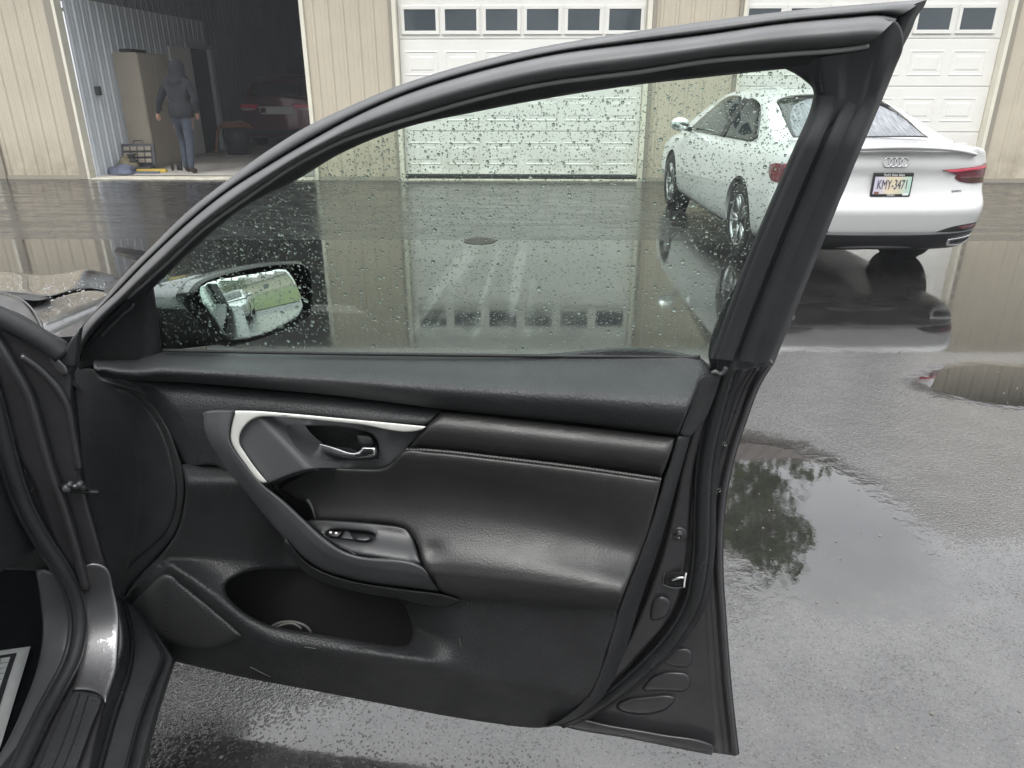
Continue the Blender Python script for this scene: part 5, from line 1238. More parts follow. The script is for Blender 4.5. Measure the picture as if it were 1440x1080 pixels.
lowp = panel('lower_trim', low, DL, loww, MT['trim'], door, edge=6, drop=.007, depth=.05, step=5, sharp=50, holes=[bin_hole], hole_depth=.02, hole_ray=True)
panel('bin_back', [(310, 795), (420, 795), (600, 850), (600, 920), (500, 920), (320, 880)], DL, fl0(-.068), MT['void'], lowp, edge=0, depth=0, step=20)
# speaker grille: a domed perforated cover
gr_m = pbr('speaker_mesh', (.020, .021, .022), .5); _b = gr_m.node_tree.nodes['Principled BSDF']; _t = nd(gr_m, 'ShaderNodeTexCoord'); _v = nd(gr_m, 'ShaderNodeTexVoronoi', Scale=165.0, Randomness=.05); lk(gr_m, _t.outputs['Object'], _v.inputs['Vector'])
_r = nd(gr_m, 'ShaderNodeMapRange'); _r.inputs['From Min'].default_value = .25; _r.inputs['From Max'].default_value = .45; lk(gr_m, _v.outputs['Distance'], _r.inputs[0]); _x = nd(gr_m, 'ShaderNodeMixRGB'); lk(gr_m, _r.outputs[0], _x.inputs[0]); _x.inputs[1].default_value = (.004, .004, .004, 1); _x.inputs[2].default_value = (.050, .051, .053, 1); lk(gr_m, _x.outputs[0], _b.inputs['Base Color'])
_p = nd(gr_m, 'ShaderNodeBump', Strength=.6, Distance=.0015); lk(gr_m, _r.outputs[0], _p.inputs['Height']); lk(gr_m, _p.outputs[0], _b.inputs['Normal'])
panel('speaker_grille', [(235.5, 807), (256, 822), (275, 837), (310, 866), (342, 894), (332, 899), (296, 912), (273, 911), (240, 904), (215.5, 897), (200, 885), (186.7, 870), (184, 855), (190, 845), (206.7, 829), (224, 812)], DL, lambda x, y: loww(x, y) + .010, gr_m, lowp, edge=9, drop=.010, depth=.008, step=5, sharp=60)
# arm rest: grab handle band
b_out = [(286, 581), (286, 600), (290, 614), (297, 627), (325, 668), (360, 710), (400, 758), (428, 787), (450, 801), (493, 815), (567, 827), (618, 833)]
b_in = [(331, 578), (325, 600), (324, 619), (331, 633), (347, 655), (369, 680), (400, 705), (428, 731), (455, 756), (480, 773), (501, 781), (592.6, 796), (603, 810)]
hb_ = loft('grab_handle', [b_out, between(b_out, b_in, .06), between(b_out, b_in, .3), between(b_out, b_in, .52), between(b_out, b_in, .62), between(b_out, b_in, .94), b_in], [.010, .027, .042, .051, .055, .059, .053], DL, MT['satin'], door, n=110, sub=4, back=.05)
panel('handle_top', [(285, 581), (290, 578.5), (310, 576.5), (331, 577), (329, 590), (300, 592), (287, 590)], DL, fl0(.020), MT['satin'], hb_, edge=3, drop=.004, depth=.03, step=4, sharp=60)
panel('armrest_underside', [(402, 756), (428, 789), (450, 803), (493, 817), (567, 829), (622, 836), (645, 843), (632, 852), (560, 842), (485, 828), (440, 812), (415, 790), (398, 765)], DL, lambda x, y: .034 - .022 * sm(0, 16, y - np.interp(x, [400, 428, 450, 493, 567, 622, 645], [757, 788, 802, 816, 828, 835, 842])), MT['trim'], hb_, edge=4, drop=.004, depth=.06, step=5, sharp=60)
# silver accent
panel('silver_accent', [(331, 577.5), (360, 578), (400, 581), (500, 590), (599, 599.5), (594, 604), (500, 596.3), (400, 587), (375, 585.8), (362, 587), (352, 592), (342, 602), (337, 613), (337.5, 625), (344, 636), (360, 659), (376, 678), (369, 679), (363, 676), (347, 655.5), (331, 633), (324.5, 619), (325, 601)], DL, lambda x, y: np.where(x < 400, .057, .057 - .033 * sm(370, 560, x)), MT['silver'], door, edge=2.2, drop=.002, depth=.02, step=4, sharp=60)
# satin surround with the inner release
def surw(x, y):
    d = (x - (372 + (y - 590) * .95)); return .052 - .048 * sm(-12, 66, d) - .004 * sm(560, 600, x)
sur = panel('release_surround', [(336, 612), (341, 601), (352, 591), (362, 586.5), (376, 585.3), (400, 586.5), (500, 596), (599, 604.3), (570, 632), (552, 650), (541, 657.5), (500, 659), (444, 659), (430, 661), (377, 680), (344, 637), (337, 626)], DL, surw, MT['satin'], door, edge=2.5, drop=.002, depth=.03, step=4, sharp=50,
            holes=[[(404, 601), (412, 598.5), (440, 599), (472, 600), (500, 603.5), (520, 609), (529, 616), (533, 630), (531, 646), (522, 648), (480, 648.5), (455, 647), (436, 642), (422, 632), (410, 617)]], hole_depth=.03)
panel('release_cup', [(398, 595), (470, 595), (530, 602), (540, 625), (538, 655), (450, 655), (420, 645), (398, 610)], DL, fl0(-.022), MT['trim'], sur, edge=0, depth=0, step=12)
pl('cup_rim', [(405, 602), (410, 616), (420, 630), (434, 641), (455, 647), (490, 648.5), (531, 647)], .0020, DL, .006, MT['satin'], sur, step=4)
panel('release_lever', [(425, 619), (428, 617.5), (450, 622), (475, 629), (493, 634.5), (501, 634.5), (505.5, 631), (508, 628), (519, 627.5), (529, 628), (530, 636), (529, 641.5), (520, 644.5), (505, 645.5), (487, 643.5), (465, 640.5), (446, 636), (434, 630)], DL, lambda x, y: .010 + .012 * sm(425, 500, x), MT['chrome'], sur, edge=4.5, drop=.006, depth=.012, step=2.5, sharp=60)
panel('lever_recess', [(440, 629), (455, 631), (480, 637), (500, 640), (490, 641.5), (462, 638), (446, 634)], DL, lambda x, y: .012 + .013 * sm(425, 500, x), MT['dark_steel'], sur, edge=2, drop=.003, depth=.002, step=3, sharp=60)
panel('lock_button', [(502, 611.5), (522, 612.5), (527, 626), (509, 627), (505, 624)], DL, fl0(-.002), MT['satin'], sur, edge=3, drop=.004, depth=.015, step=3, sharp=60)
# leather insert and arm pad
st = [(571, 631), (600, 632.5), (640, 636), (700, 643), (760, 650), (820, 657.5), (880, 666), (930, 673.5)]
st_y = curve_y([(390, 652), (440, 656)] + st + [(960, 678)])
panel('leather_insert', [(621, 579.5), (640, 581), (800, 598), (950, 615.5), (940, 645), (930, 672), (880, 665), (820, 656.5), (760, 649), (700, 642), (640, 635), (576, 629.5), (596, 604)], DL, lambda x, y: .010 + .012 * np.sin(np.clip((y - np.interp(x, [570, 620, 950], [575, 579, 615])) / 58, 0, 1) * math.pi) , MT['leather'], door, edge=6, drop=.007, depth=.03, step=5, sharp=45)
lb = curve_y([(390, 832), (580, 836), (617, 838), (640, 841), (700, 847), (800, 855), (868, 859), (910, 862)])
pS1 = curve_y([(390, 692), (600, 696), (660, 702), (720, 712), (780, 727), (840, 745), (890, 764), (940, 785)])
pS2 = curve_y([(390, 798), (600, 800), (640, 803), (700, 809), (760, 816), (820, 824), (880, 832), (930, 838)])
fl_ = smooth_interp([0, .15, .4, .7, 1, 1.2, 1.4, 1.6, 1.8, 1.92, 2.05, 2.25, 2.5, 2.75, 3.0], [.024, .026, .022, .016, .014, .017, .024, .033, .043, .048, .051, .051, .046, .038, .026])
def leaw(x, y):
    T = np.where(x < 571, 631 + (x - 571) * .055, st_y(x)); a, b, c = pS1(x), pS2(x), lb(x)
    t = np.where(y < a, np.clip((y - T) / (a - T), 0, 1), np.where(y < b, 1 + (y - a) / (b - a), 2 + np.clip((y - b) / (c - b), 0, 1)))
    # dent where the pad meets the switch panel
    return fl_(t) - .0025 * np.exp(-(((x - 608) / 16) ** 2 + ((y - 775) / 12) ** 2))
pad = panel('armrest_pad', [(444, 658.5), (500, 658.5), (541, 657), (552, 650), (571, 631), (600, 633), (640, 636.5), (700, 643.5), (760, 650.5), (820, 658), (880, 666.5), (930, 674), (920, 715), (908, 757), (897, 785), (886, 812), (868, 858.5), (800, 855), (700, 846.5), (645, 842), (628, 836), (616, 828), (603, 810), (594, 792), (588, 770), (581, 754), (574, 745), (563, 740), (511, 733.5), (444, 731), (441, 722), (434, 709), (412, 700), (393, 688), (400, 681), (420, 671)], DL, leaw, MT['leather'], door, edge=6, drop=.007, depth=.04, step=5, sharp=50)
stc = MB(); q = resample(spline(st, False, 3), 78); Pst = DL(q[:, 0], q[:, 1] + 0.5, np.full(78, .0235))
for i in range(0, 77): stc.tube([Pst[i] * .88 + Pst[i+1] * .12, (Pst[i] + Pst[i+1]) / 2 + DN * .0012, Pst[i] * .12 + Pst[i+1] * .88], .0011, 5)
stc.build('stitching', MT['thread'], pad, True, True, kind='stuff')
pl('seam_bead', st, .0025, DL, .017, MT['leather'], pad, step=6)
# pull cup in front of the pad
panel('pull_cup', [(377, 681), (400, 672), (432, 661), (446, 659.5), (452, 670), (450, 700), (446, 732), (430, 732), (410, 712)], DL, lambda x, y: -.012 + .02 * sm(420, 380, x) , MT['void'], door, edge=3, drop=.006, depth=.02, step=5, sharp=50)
pl('cup_edge', [(378, 681), (398, 673), (418, 666), (436, 660), (447, 659.5)], .0030, DL, .020, MT['satin'], door, step=4)
pl('pull_lip', [(432, 702), (439, 714), (444, 729)], .0028, DL, .016, MT['satin'], door, step=3)
# window switch panel
sww = lambda x, y: .020 + .030 * sm(-6, 58, y - np.interp(x, [440, 511, 574], [731, 734, 744]))
sw = panel('switch_panel', [(430, 733), (440, 730.5), (475, 731.5), (511, 734), (545, 737.5), (563, 740), (573, 744), (580, 754), (586, 772), (593, 794.5), (560, 790), (520, 783.5), (501, 780.5), (480, 772), (456, 755)], DL, sww, MT['satin_dark'], door, edge=4, drop=.004, depth=.03, step=4, sharp=50,
           holes=[[(457, 751), (465, 746), (480, 745), (500, 746.5), (518, 748.5), (527, 751.5), (526, 757), (520, 760.5), (500, 760), (478, 757.5), (460, 755)]], hole_depth=.012)
panel('switch_well', [(452, 742), (530, 745), (532, 764), (470, 762)], DL, lambda x, y: sww(x, y) - .011, MT['black'], sw, edge=0, depth=0, step=8)
b1 = panel('lock_switch', [(460, 750), (467, 747.5), (483, 746.5), (477, 756), (462, 754)], DL, lambda x, y: sww(x, y) + .001, MT['black'], sw, edge=3, drop=.004, depth=.008, step=2.5, sharp=60)
for x, y in ((465, 748.6), (472.8, 749.6)):
    panel('marking', [(x - 1.8, y - 1.2), (x + 1.8, y - 1.2), (x + 1.8, y + 1.2), (x - 1.8, y + 1.2)], DL, lambda a, b: sww(a, b) + .0016, MT['white_print'], b1, edge=0, depth=0, step=2)
panel('switch_divider', [(485, 746), (489, 746.5), (499, 759.5), (478, 757.5)], DL, lambda x, y: sww(x, y) + .000, MT['satin_dark'], sw, edge=1.5, drop=.002, depth=.008, step=3, sharp=60)
panel('window_switch', [(500, 754), (520, 754.5), (523, 757), (519, 760.5), (499, 760)], DL, lambda x, y: sww(x, y) + .003, MT['satin_dark'], sw, edge=2.5, drop=.004, depth=.008, step=2.5, sharp=60)
pl('panel_gap', [(476, 768), (490, 774), (500, 780)], .0018, DL, lambda x, y: sww(x, y) + .002, MT['black'], sw, step=3)
# edge strip of the trim along the rear
panel('edge_strip', [(953, 613), (971, 614.5), (958, 660), (941, 721), (925, 775), (905, 832), (875, 925), (850, 977), (818, 1006), (790, 1018), (766, 1023.5), (800, 1005), (828, 978), (842, 950), (852, 920), (869, 857), (886, 811), (907, 758), (933, 675)], DL, lambda x, y: .010 - .036 * sm(2, 26, x - np.interp(y, [613, 675, 758, 811, 857, 920, 978, 1023], [953, 933, 907, 886, 869, 852, 828, 775])), MT['trim'], door, edge=4, drop=.004, depth=.03, step=5, sharp=50)
# scuffs
for a, b in (((572, 584), (574, 592)), ((646, 898), (648, 910)), ((333, 860), (335, 862)), ((352, 938), (380, 952)), ((424, 897), (446, 903)), ((428, 910), (444, 912)), ((230, 856), (231, 858))):
    l = resample([a, b], 4); MB().tube(list(DL(l[:, 0], l[:, 1], loww(l[:, 0], l[:, 1]) + .0015 if a[1] > 700 else np.full(4, .016))), .0006, 4).build('scuff', MT['scratch'], door, True, True)
# loop of flat strap in the bin
cl_ = [(378, 884), (390, 877), (405, 874), (420, 876), (432, 882), (438, 890)]
tag(MB().tube(list(np.vstack([DL(np.array([p[0]]), np.array([p[1]]), -.022)[0] for p in spline(cl_, False, 3)])), .0028, 7).tube(list(np.vstack([DL(np.array([p[0]]), np.array([p[1]]), -.010)[0] for p in spline([(384, 886), (396, 879), (412, 877), (424, 884)], False, 3)])), .0024, 7).build('strap', MT['strap'], None, True, True), 'pale loop of strap lying in the open door bin', 'strap')
# ---------------------------------------------------------------- body of the grey sedan at the left edge
def cp(s, r, z): return CP(np.array([s]), np.array([r]), np.array([z]))[0]
# bonnet, wing and windscreen corner: pressed sheets at their own heights, skirts turned down
def ZH(z0): return lambda px, py, w_: JZ(px, py, w_, z0)
def zpanel(name, pts, z0, wfn, mat, depth=.12, edge=3.0, drop=.012, **kw):
    M = ZH(z0); o = panel(name, pts, M, wfn, mat, car, edge=edge, drop=drop, depth=0, step=4.5, **kw)
    bm = bmesh.new(); bm.from_mesh(o.data); be = [e for e in bm.edges if e.is_boundary]
    r_ = bmesh.ops.extrude_edge_only(bm, edges=be); bmesh.ops.translate(bm, verts=[v for v in r_['geom'] if isinstance(v, bmesh.types.BMVert)], vec=(0, 0, -depth))
    bm.to_mesh(o.data); bm.free(); o.data.polygons.foreach_set('use_smooth', [True] * len(o.data.polygons)); return o
bz = lambda x, y: -.085 * (1 - sm(380, 420, y)) - .00002 * (x - 60) ** 2 * .2 + .012 * np.exp(-((x - (121 - (y - 380) * .9)) / 16) ** 2)
zpanel('bonnet', [(-260, 384), (-60, 382), (0, 381), (50, 386), (90, 383.5), (121, 378.5), (150, 384.5), (182, 395), (178, 404), (160, 410), (130, 406.5), (106, 409), (86, 413.5), (70, 417), (30, 412.5), (-60, 408), (-260, 404)], .955, bz, MT['grey_paint'], depth=.25)
wz = lambda x, y: -.010 * sm(410, 405, y) + .010 * np.exp(-((y - (447 - (x - 80) * .42)) / 12) ** 2) - .00000 * x
zpanel('front_wing', [(72, 421), (88, 415.5), (107, 411), (130, 408.5), (150, 411), (172, 418), (190, 432), (180, 470), (150, 490), (95, 489), (80, 482), (62, 473), (57, 455), (42, 434), (60, 425)], .955, wz, MT['grey_paint'], depth=.55)
zpanel('screen_corner', [(-120, 414), (-40, 410), (0, 410.5), (22, 417), (40, 431), (55, 454), (60, 470), (30, 457), (0, 441), (-120, 420)], .972, lambda x, y: 0 * x, MT['grey_paint_lit'], depth=.10)
pl('edge_moulding', [(-40, 409), (2, 411.5), (24, 418), (43, 432), (57, 455), (62, 472)], .0022, ZH(.975), 0.0, MT['frame'], car, step=4)
zpanel('cowl_slot', [(10, 414.5), (30, 414), (60, 415.5), (70, 419.5), (56, 423), (28, 421)], .966, lambda x, y: 0 * x, MT['black'], depth=.05, edge=1.5, drop=.004)
V = []; ss = np.linspace(.20, 1.85, 22); pr = [(-.21, .935), (-.12, .915), (-.06, .86), (-.035, .75), (-.025, .60), (-.035, .46), (-.07, .34)]
for s_ in ss:
    f = sm(1.1, 1.85, s_)
    for r_, z in pr: V.append(cp(s_, r_ - .22 * f - .03, z - .07 * f))
k = len(pr); mk('wing_flank', V, [(j*k+i, j*k+i+1, (j+1)*k+i+1, (j+1)*k+i) for j in range(len(ss)-1) for i in range(k-1)], MT['grey_paint'], car)
# beads of rain standing on the paint
rgb = np.random.default_rng(8); V = []; Fc = []
for i in range(260):
    x = rgb.uniform(-20, 165); y = 412 + rgb.normal() * 13
    if not (383 < y < 470): continue
    if x < 62 and y > 408: continue
    zz = .955 + (bz(np.array([x]), np.array([y]))[0] if y < 410 else wz(np.array([x]), np.array([y]))[0]) - .001
    c = JZ(np.array([x]), np.array([y]), np.array([0.0]), zz)[0]; r_ = rgb.uniform(.0012, .0034); n0 = len(V)
    for q, h in ((1, 0), (.8, .45), (.4, .75)):
        for k in range(6): V.append(c + np.array([math.cos(k * 1.047) * q * r_, math.sin(k * 1.047) * q * r_ * 1.3, h * r_ * .8]))
    V.append(c + np.array([0, 0, r_ * .7])); t = len(V) - 1
    for j_ in range(2):
        for k in range(6): Fc.append((n0+j_*6+k, n0+j_*6+(k+1) % 6, n0+(j_+1)*6+(k+1) % 6, n0+(j_+1)*6+k))
    for k in range(6): Fc.append((n0+12+k, n0+12+(k+1) % 6, t))
mk('rain_beads', V, Fc, pbr('water_bead', (.16, .16, .165), .05, spec=.6, coat=1.0), car, True, True, kind='stuff')
# windscreen post, screen, roof and far side
post_l = [cp(.52, -.46, .945), cp(.30, -.50, 1.05), cp(.0, -.54, 1.19), cp(-.35, -.58, 1.34), cp(-.62, -.60, 1.41)]
MB().tube(post_l, [.045, .042, .040, .040, .04], 10).build('windscreen_post', MT['grey_paint'], car, True, True)
V = []
for p in post_l[:4]:
    q = p - CRt * (2 * (.92 - abs((p - Q0) @ CRt)) if False else 1.1); V += [p, q]
mk('windscreen', V, [(2*i, 2*i+1, 2*i+3, 2*i+2) for i in range(3)], MT['door_glass'], car)
V = []
for s in np.linspace(-.55, -2.6, 6):
    for r_ in np.linspace(-.42, -1.60, 7): V.append(cp(s, r_, 1.455 - .05 * ((r_ + 1.0) / .58) ** 2))
mk('roof', V, [(j*7+i, j*7+i+1, (j+1)*7+i+1, (j+1)*7+i) for j in range(5) for i in range(6)], MT['grey_paint'], car)
# middle post, rear door, flank and seats of the cabin
def cbox(name, s0, s1, r0, r1, z0, z1, mat, bev=.02, parent=car):
    mb = MB().box(r0, r1, s0, s1, z0, z1, bev); mb.v = [tuple(cp(b, a_, c)) for a_, b, c in mb.v]
    return mb.build(name, mat, parent, True, True)
V = []; ss = np.linspace(-1.12, -3.3, 24); prof = [(-.02, .30), (.0, .45), (.005, .62), (-.005, .80), (-.04, .92), (-.07, .955), (-.09, .96)]
for s_ in ss:
    f = sm(-2.3, -3.3, s_)
    for r_, z in prof: V.append(cp(s_, r_ - .10 * f, z + .02 * f))
k = len(prof); mk('rear_door', V, [(j*k+i, j*k+i+1, (j+1)*k+i+1, (j+1)*k+i) for j in range(len(ss)-1) for i in range(k-1)], MT['grey_paint_lit'], car)
V = []
for s_, zt, ro in ((-1.12, 1.40, -.27), (-1.6, 1.41, -.28), (-2.2, 1.36, -.27), (-2.75, 1.18, -.22), (-3.1, 1.0, -.14)): V += [cp(s_, -.09, .955), cp(s_, ro, zt)]
mk('rear_side_glass', V, [(2*i, 2*i+1, 2*i+3, 2*i+2) for i in range(4)], MT['dark_glass'], car)
MB().tube([cp(-1.10, -.06, .40), cp(-1.12, -.07, .95), cp(-1.16, -.20, 1.25), cp(-1.2, -.36, 1.42)], [.07, .06, .05, .05], 10).build('middle_post', MT['rubber'], car, True, True)
cbox('front_seat', -.95, -.40, -.75, -.25, .36, .55, MT['leather'], .05)
sb_ = cbox('seat_back', -1.10, -.90, -.75, -.26, .50, 1.12, MT['leather'], .06); cbox('headrest', -1.12, -1.0, -.62, -.40, 1.14, 1.32, MT['leather'], .04)
cbox('rear_bench', -2.2, -1.7, -1.5, -.25, .36, .60, MT['leather'], .05)
# hinge pillar: painted jamb seen through the opening
jam = panel('hinge_pillar', [(-60, 452), (0, 446), (25, 458), (62, 478), (84, 492), (100, 516), (102, 560), (104, 600), (118, 680), (140, 760), (160, 830), (171, 862), (176, 905), (166, 945), (150, 990), (128, 1090), (-10, 1090), (60, 1000), (96, 940), (110, 890), (106, 830), (80, 770), (20, 640), (-60, 600)], JB, lambda x, y: -.004 + 0 * x, MT['jamb'], car, edge=7, drop=.01, depth=.03, step=8, sharp=60)
def JP(dz): return lambda px, py, w_: JB(px, py, w_)
# black rubber at the head of the opening
pl('upper_seal', [(-40, 425), (0, 446), (30, 462), (64, 481), (88, 500)], .016, JS, .004, MT['rubber'], car, n=10, step=6)
panel('post_rubber', [(-50, 420), (0, 437), (28, 449), (62, 471), (92, 489), (97, 505), (80, 500), (55, 482), (20, 468), (-50, 452)], JS, fl0(.008), MT['rubber'], car, edge=5, drop=.008, depth=.02, step=6)
panel('seal_corner', [(83, 507), (96, 484), (112, 462), (108, 500), (107, 515), (96, 516)], JS, fl0(.012), MT['rubber'], car, edge=3, drop=.005, depth=.02, step=4)
panel('hinge_bracket', [(68, 498), (80, 502), (92, 512), (98, 525), (88, 528), (74, 514)], JS, fl0(.010), MT['grey_paint_lit'], car, edge=4, drop=.006, depth=.02, step=4, sharp=70)
# raised crease along the pillar
crease = [(-10, 470), (8, 498), (22, 522), (40, 555), (55.5, 607), (71, 660), (89, 711), (98, 740), (112, 790), (121, 828)]
pl('pillar_crease', crease, .0085, JB, .006, MT['jamb'], car, n=10, step=6)
pl('pillar_edge', [(30, 500), (58, 520), (80, 545), (95, 570), (103, 610), (112, 660)], .007, JB, -.002, MT['jamb'], car, n=8, step=6)
cov = panel('pillar_cover', [(-30, 450), (-8, 478), (8, 504), (22, 530), (38, 562), (52, 612), (67, 662), (85, 713), (95, 742), (108, 790), (112, 815), (92, 796), (72, 772), (45, 730), (24, 680), (10, 630), (0, 580), (-30, 520)], JB, fl0(-.016), MT['trim'], car, edge=4, drop=.006, depth=.02, step=7, sharp=60)
def arc(cx, cy_, rx, ry, a0, a1): return [(cx + rx * math.cos(a), cy_ + ry * math.sin(a)) for a in np.linspace(a0, a1, 9)]
pl('clip', arc(21, 565, 9, 17, 2.0, 4.9), .0013, JB, -.014, MT['frame'], cov, step=3)
pl('clip', arc(42, 656, 8, 14, 2.2, 4.6), .0013, JB, -.014, MT['frame'], cov, step=3)
pl('clip', arc(52, 692, 8, 7, 3.2, 5.4), .0013, JB, -.014, MT['frame'], cov, step=3)
sl = [(-20, 520), (-4, 575), (8, 622), (20, 668), (36, 712), (60, 757), (84, 793), (103, 828), (112, 862), (112, 893), (104, 927), (84, 967), (62, 1008), (38, 1058), (14, 1110)]
pl('door_seal', sl, .0125, JB, .004, MT['rubber'], car, n=10, step=7)
pl('door_seal', off(sl, 10), .005, JB, .002, MT['rubber_wet'], car, n=8, step=7)
pl('door_seal', off(sl, -13), .006, JB, .0, MT['rubber'], car, n=8, step=7)
# door check link
lkk = MB().tube(list(JS(np.array([88., 100, 112, 124]), np.array([684., 686, 684, 686]), np.array([.012, .02, .02, .018]))), .0075, 8).build('check_link', MT['rubber_wet'], car, True, True)
MB().tube(list(JS(np.array([100., 112, 128, 140]), np.array([690., 691, 692, 692]), np.full(4, .015))), .004, 6).build('rod', MT['black'], lkk, True, True)
for x, y, r_ in ((94, 688, .008), (98, 682, .005), (112, 682, .006)):
    c = JS(np.array([x]), np.array([y]), np.array([.024]))[0]; MB().lathe([(0, .004), (r_ * .7, .004), (r_, 0), (r_, -.006)], 14, 'y', (0, 0, 0)).add([], []).build('bolt', MT['dark_steel'], lkk, True)
    b = [o for o in lkk.children if o.name.startswith('bolt')][-1]; b.location = c - rootloc(lkk); b.rotation_euler = (0, 0, R(194.5))
# glossy foot of the pillar turning into the sill
panel('pillar_foot', [(116, 796), (132, 792), (150, 798), (160, 828), (167, 862), (167, 905), (164, 942), (156, 968), (148, 990), (138, 976), (118, 971), (101, 972), (110, 944), (118, 905), (120, 862), (118, 828)], JB, fl0(.006), MT['grey_paint_lit'], car, edge=5, drop=.004, depth=.02, step=5, sharp=60)
# scuff plate with two grooves
scf = panel('scuff_plate', [(101, 973), (110, 972), (137, 976.5), (142.5, 979), (143, 986), (133, 1012), (108, 1082), (90, 1135), (20, 1135), (52, 1082), (80, 1016)], JB, fl0(.008), MT['trim'], car, edge=3.5, drop=.004, depth=.01, step=6, sharp=50)
for a, b in (((112, 976), (50, 1130)), ((124, 978), (66, 1130))): pl('groove', [a, ((a[0] + b[0]) / 2 + 4, (a[1] + b[1]) / 2), b], .0014, JB, .0085, MT['void'], scf, step=8)
# sill ledges outboard of the plate
def ext(l, dx): return [(x + dx, y) for x, y in l]
A1 = [(160, 838), (167, 870), (167, 905), (163, 945), (147, 1000), (126, 1078), (112, 1130)]
A2 = [(170, 840), (180, 876), (184, 908), (178, 948), (160, 1003), (138, 1080), (124, 1130)]
A3 = [(184, 850), (200, 886), (208, 912), (202, 948), (180, 1005), (160, 1080), (146, 1130)]
B1 = [(195, 860), (216, 900), (227, 921), (214, 960), (194, 1015), (177, 1080), (163, 1130)]
B2 = ext(B1, 5)
C1_ = [(205, 865), (234, 912), (245, 928), (233, 965), (218, 1015), (201, 1080), (187, 1130)]
loft('sill', [A1, A2, A3, B1, B2, C1_, ext(C1_, 2.5)], [.004, -.022, -.026, -.030, -.042, -.046, -.20], JZ, MT['rubber'], car, n=60, sub=4)
pl('sill_bead', ext(B1, 1), .004, JZ, -.031, MT['rubber_wet'], car, step=8)
pl('sill_bead', ext(A2, 2), .005, JZ, -.020, MT['rubber_wet'], car, step=8)
# inside: sill cover, kick panel, dash end, carpet
panel('sill_cover', [(-40, 1140), (0, 1100), (30, 1050), (60, 990), (88, 945), (99, 915), (101, 880), (98, 845), (86, 812), (60, 800), (50, 802), (56, 840), (60, 890), (52, 940), (34, 990), (6, 1050), (-60, 1140)], JB, fl0(-.022), MT['satin'], car, edge=6, drop=.01, depth=.03, step=8, sharp=70)
panel('kick_panel', [(-120, 560), (-10, 560), (4, 630), (20, 690), (44, 745), (78, 796), (60, 802), (20, 801), (-120, 806)], JB, fl0(-.045), MT['trim'], car, edge=6, drop=.01, depth=.03, step=10, sharp=60)
MB().add([cp(.22, -.12, 1.0), cp(.22, -1.5, 1.0), cp(.22, -1.5, .15), cp(.22, -.12, .15)], [(0, 1, 2, 3)]).build('bulkhead', MT['carpet'], car, False, True)
MB().add([cp(.25, -.14, .24), cp(.25, -1.5, .24), cp(-1.6, -1.5, .24), cp(-1.6, -.20, .24)], [(0, 1, 2, 3)]).build('floor', MT['carpet'], car, False, True)
MB().add([cp(.10, -.20, .98), cp(.10, -1.5, .98), cp(-.25, -1.5, .92), cp(-.25, -.26, .92), cp(.10, -.20, .62), cp(-.25, -.26, .70), cp(-.25, -1.5, .70), cp(.10, -1.5, .62)], [(0, 1, 2, 3), (3, 2, 6, 5), (0, 3, 5, 4), (4, 5, 6, 7)]).build('dashboard', MT['trim'], car, False, True)
# tyre and arch of the front wheel behind the open door
wc = cp(1.05, -.16, .33); MB().lathe([(0, -.1), (.2, -.1), (.31, -.105), (.33, -.08), (.33, .08), (.31, .105), (.2, .1), (0, .1)], 32, 'x').build('wheel', MT['tyre'], car, True)
wo = [o for o in car.children if o.name.startswith('wheel')][0]; wo.location = wc - rootloc(car); wo.rotation_euler = (0, 0, R(14.5))
# paper mat on the floor
Jm = lambda px, py, w_: JZ(px, py, w_, .262)
pap = empty('paper_mat', (*cp(.1, -.45, .26)[:2], .26), label='white paper floor mat with a black printed border inside the grey sedan', cat='paper mat')
_c = Jm(45, 906.5, 0)[0]; _a = Jm(-20, 917.5, 0)[0] - _c; _a /= np.linalg.norm(_a); _b = Jm(18, 996, 0)[0] - _c; _b /= np.linalg.norm(_b)
def Jp(u, v, w_): return _c + np.outer(np.atleast_1d(u), _a) + np.outer(np.atleast_1d(v), _b) + np.outer(np.broadcast_to(np.asarray(w_, float), np.shape(np.atleast_1d(u))), [0, 0, 1.0])
wave = lambda u, v: .004 + .003 * np.sin(u * 23) * np.sin(v * 17)
panel('sheet', [(0, 0), (.46, 0), (.46, .40), (0, .40)], Jp, lambda u, v: wave(u, v), MT['paper'], pap, edge=0, depth=.001, step=.03)
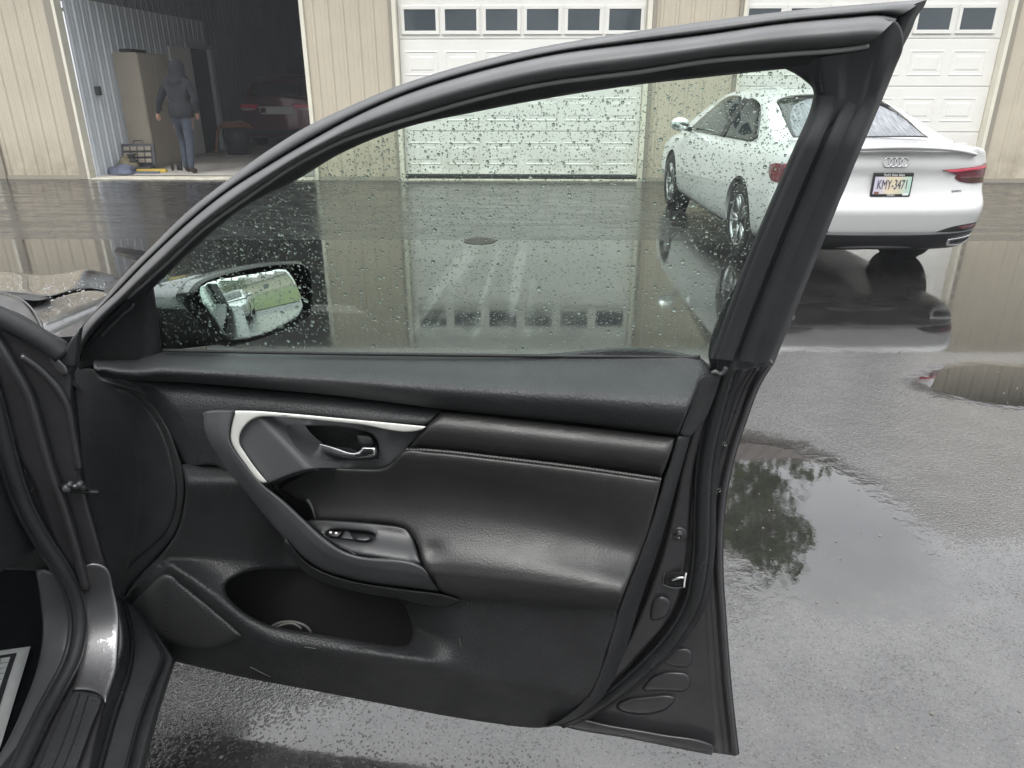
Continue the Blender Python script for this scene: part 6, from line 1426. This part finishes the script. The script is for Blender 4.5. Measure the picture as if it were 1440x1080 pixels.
panel('printed_border', [(.024, .028), (.43, .028), (.43, .37), (.024, .37)], Jp, lambda u, v: wave(u, v) + .0012, MT['ink'], pap, edge=0, depth=0, step=.02, holes=[[(.035, .039), (.418, .039), (.418, .358), (.035, .358)]])
for k in range(1, 17):
    u = .035 + k * .018; l = resample([(u, .041), (u, .356)], 8); MB().tube(list(Jp(l[:, 0], l[:, 1], wave(l[:, 0], l[:, 1]) + .0012)), .0005, 4).build('grid_line', MT['ink'], pap, True, True)
    v = .039 + k * .018; l = resample([(.037, v), (.416, v)], 8); MB().tube(list(Jp(l[:, 0], l[:, 1], wave(l[:, 0], l[:, 1]) + .0012)), .0005, 4).build('grid_line', MT['ink'], pap, True, True)

# ---------------------------------------------------------------- litter on the asphalt
rg = np.random.default_rng(5); V = []; Fc = []
for i in range(350):
    y = rg.uniform(.9, 4.0); x = rg.uniform(-1.2, 3.2); s = rg.uniform(.002, .006) * (1.6 if rg.uniform() < .06 else 1); a = rg.uniform(0, 6.28)
    n0 = len(V); c_, s_ = math.cos(a) * s, math.sin(a) * s
    V += [(x + c_, y + s_, .001), (x - s_, y + c_, .001), (x - c_, y - s_, .001), (x + s_, y - c_, .001), (x, y, .001 + s * .9)]; Fc += [(n0, n0+1, n0+4), (n0+1, n0+2, n0+4), (n0+2, n0+3, n0+4), (n0+3, n0, n0+4)]
o = mk('grit', V, Fc, pbr('pale_grit', (.22, .21, .19), .6, vary=.5, vary_scale=3), None, False, False, kind='stuff')

# ---------------------------------------------------------------- thin added haze lifting the dark bay in place of lens veil
hz = bpy.data.materials.new('veil_air'); hz.use_nodes = True; hz.node_tree.nodes.clear()
_o = nd(hz, 'ShaderNodeOutputMaterial'); _v = nd(hz, 'ShaderNodeVolumePrincipled'); _v.inputs['Density'].default_value = .0030; _v.inputs['Color'].default_value = (.86, .88, .92, 1); _v.inputs['Anisotropy'].default_value = .2
lk(hz, _v.outputs[0], _o.inputs['Volume'])
hb0 = MB().box(-230, 230, -230, 330, -1.0, 22.0).build('veil_haze', hz, None); hb0['kind'] = 'stuff'
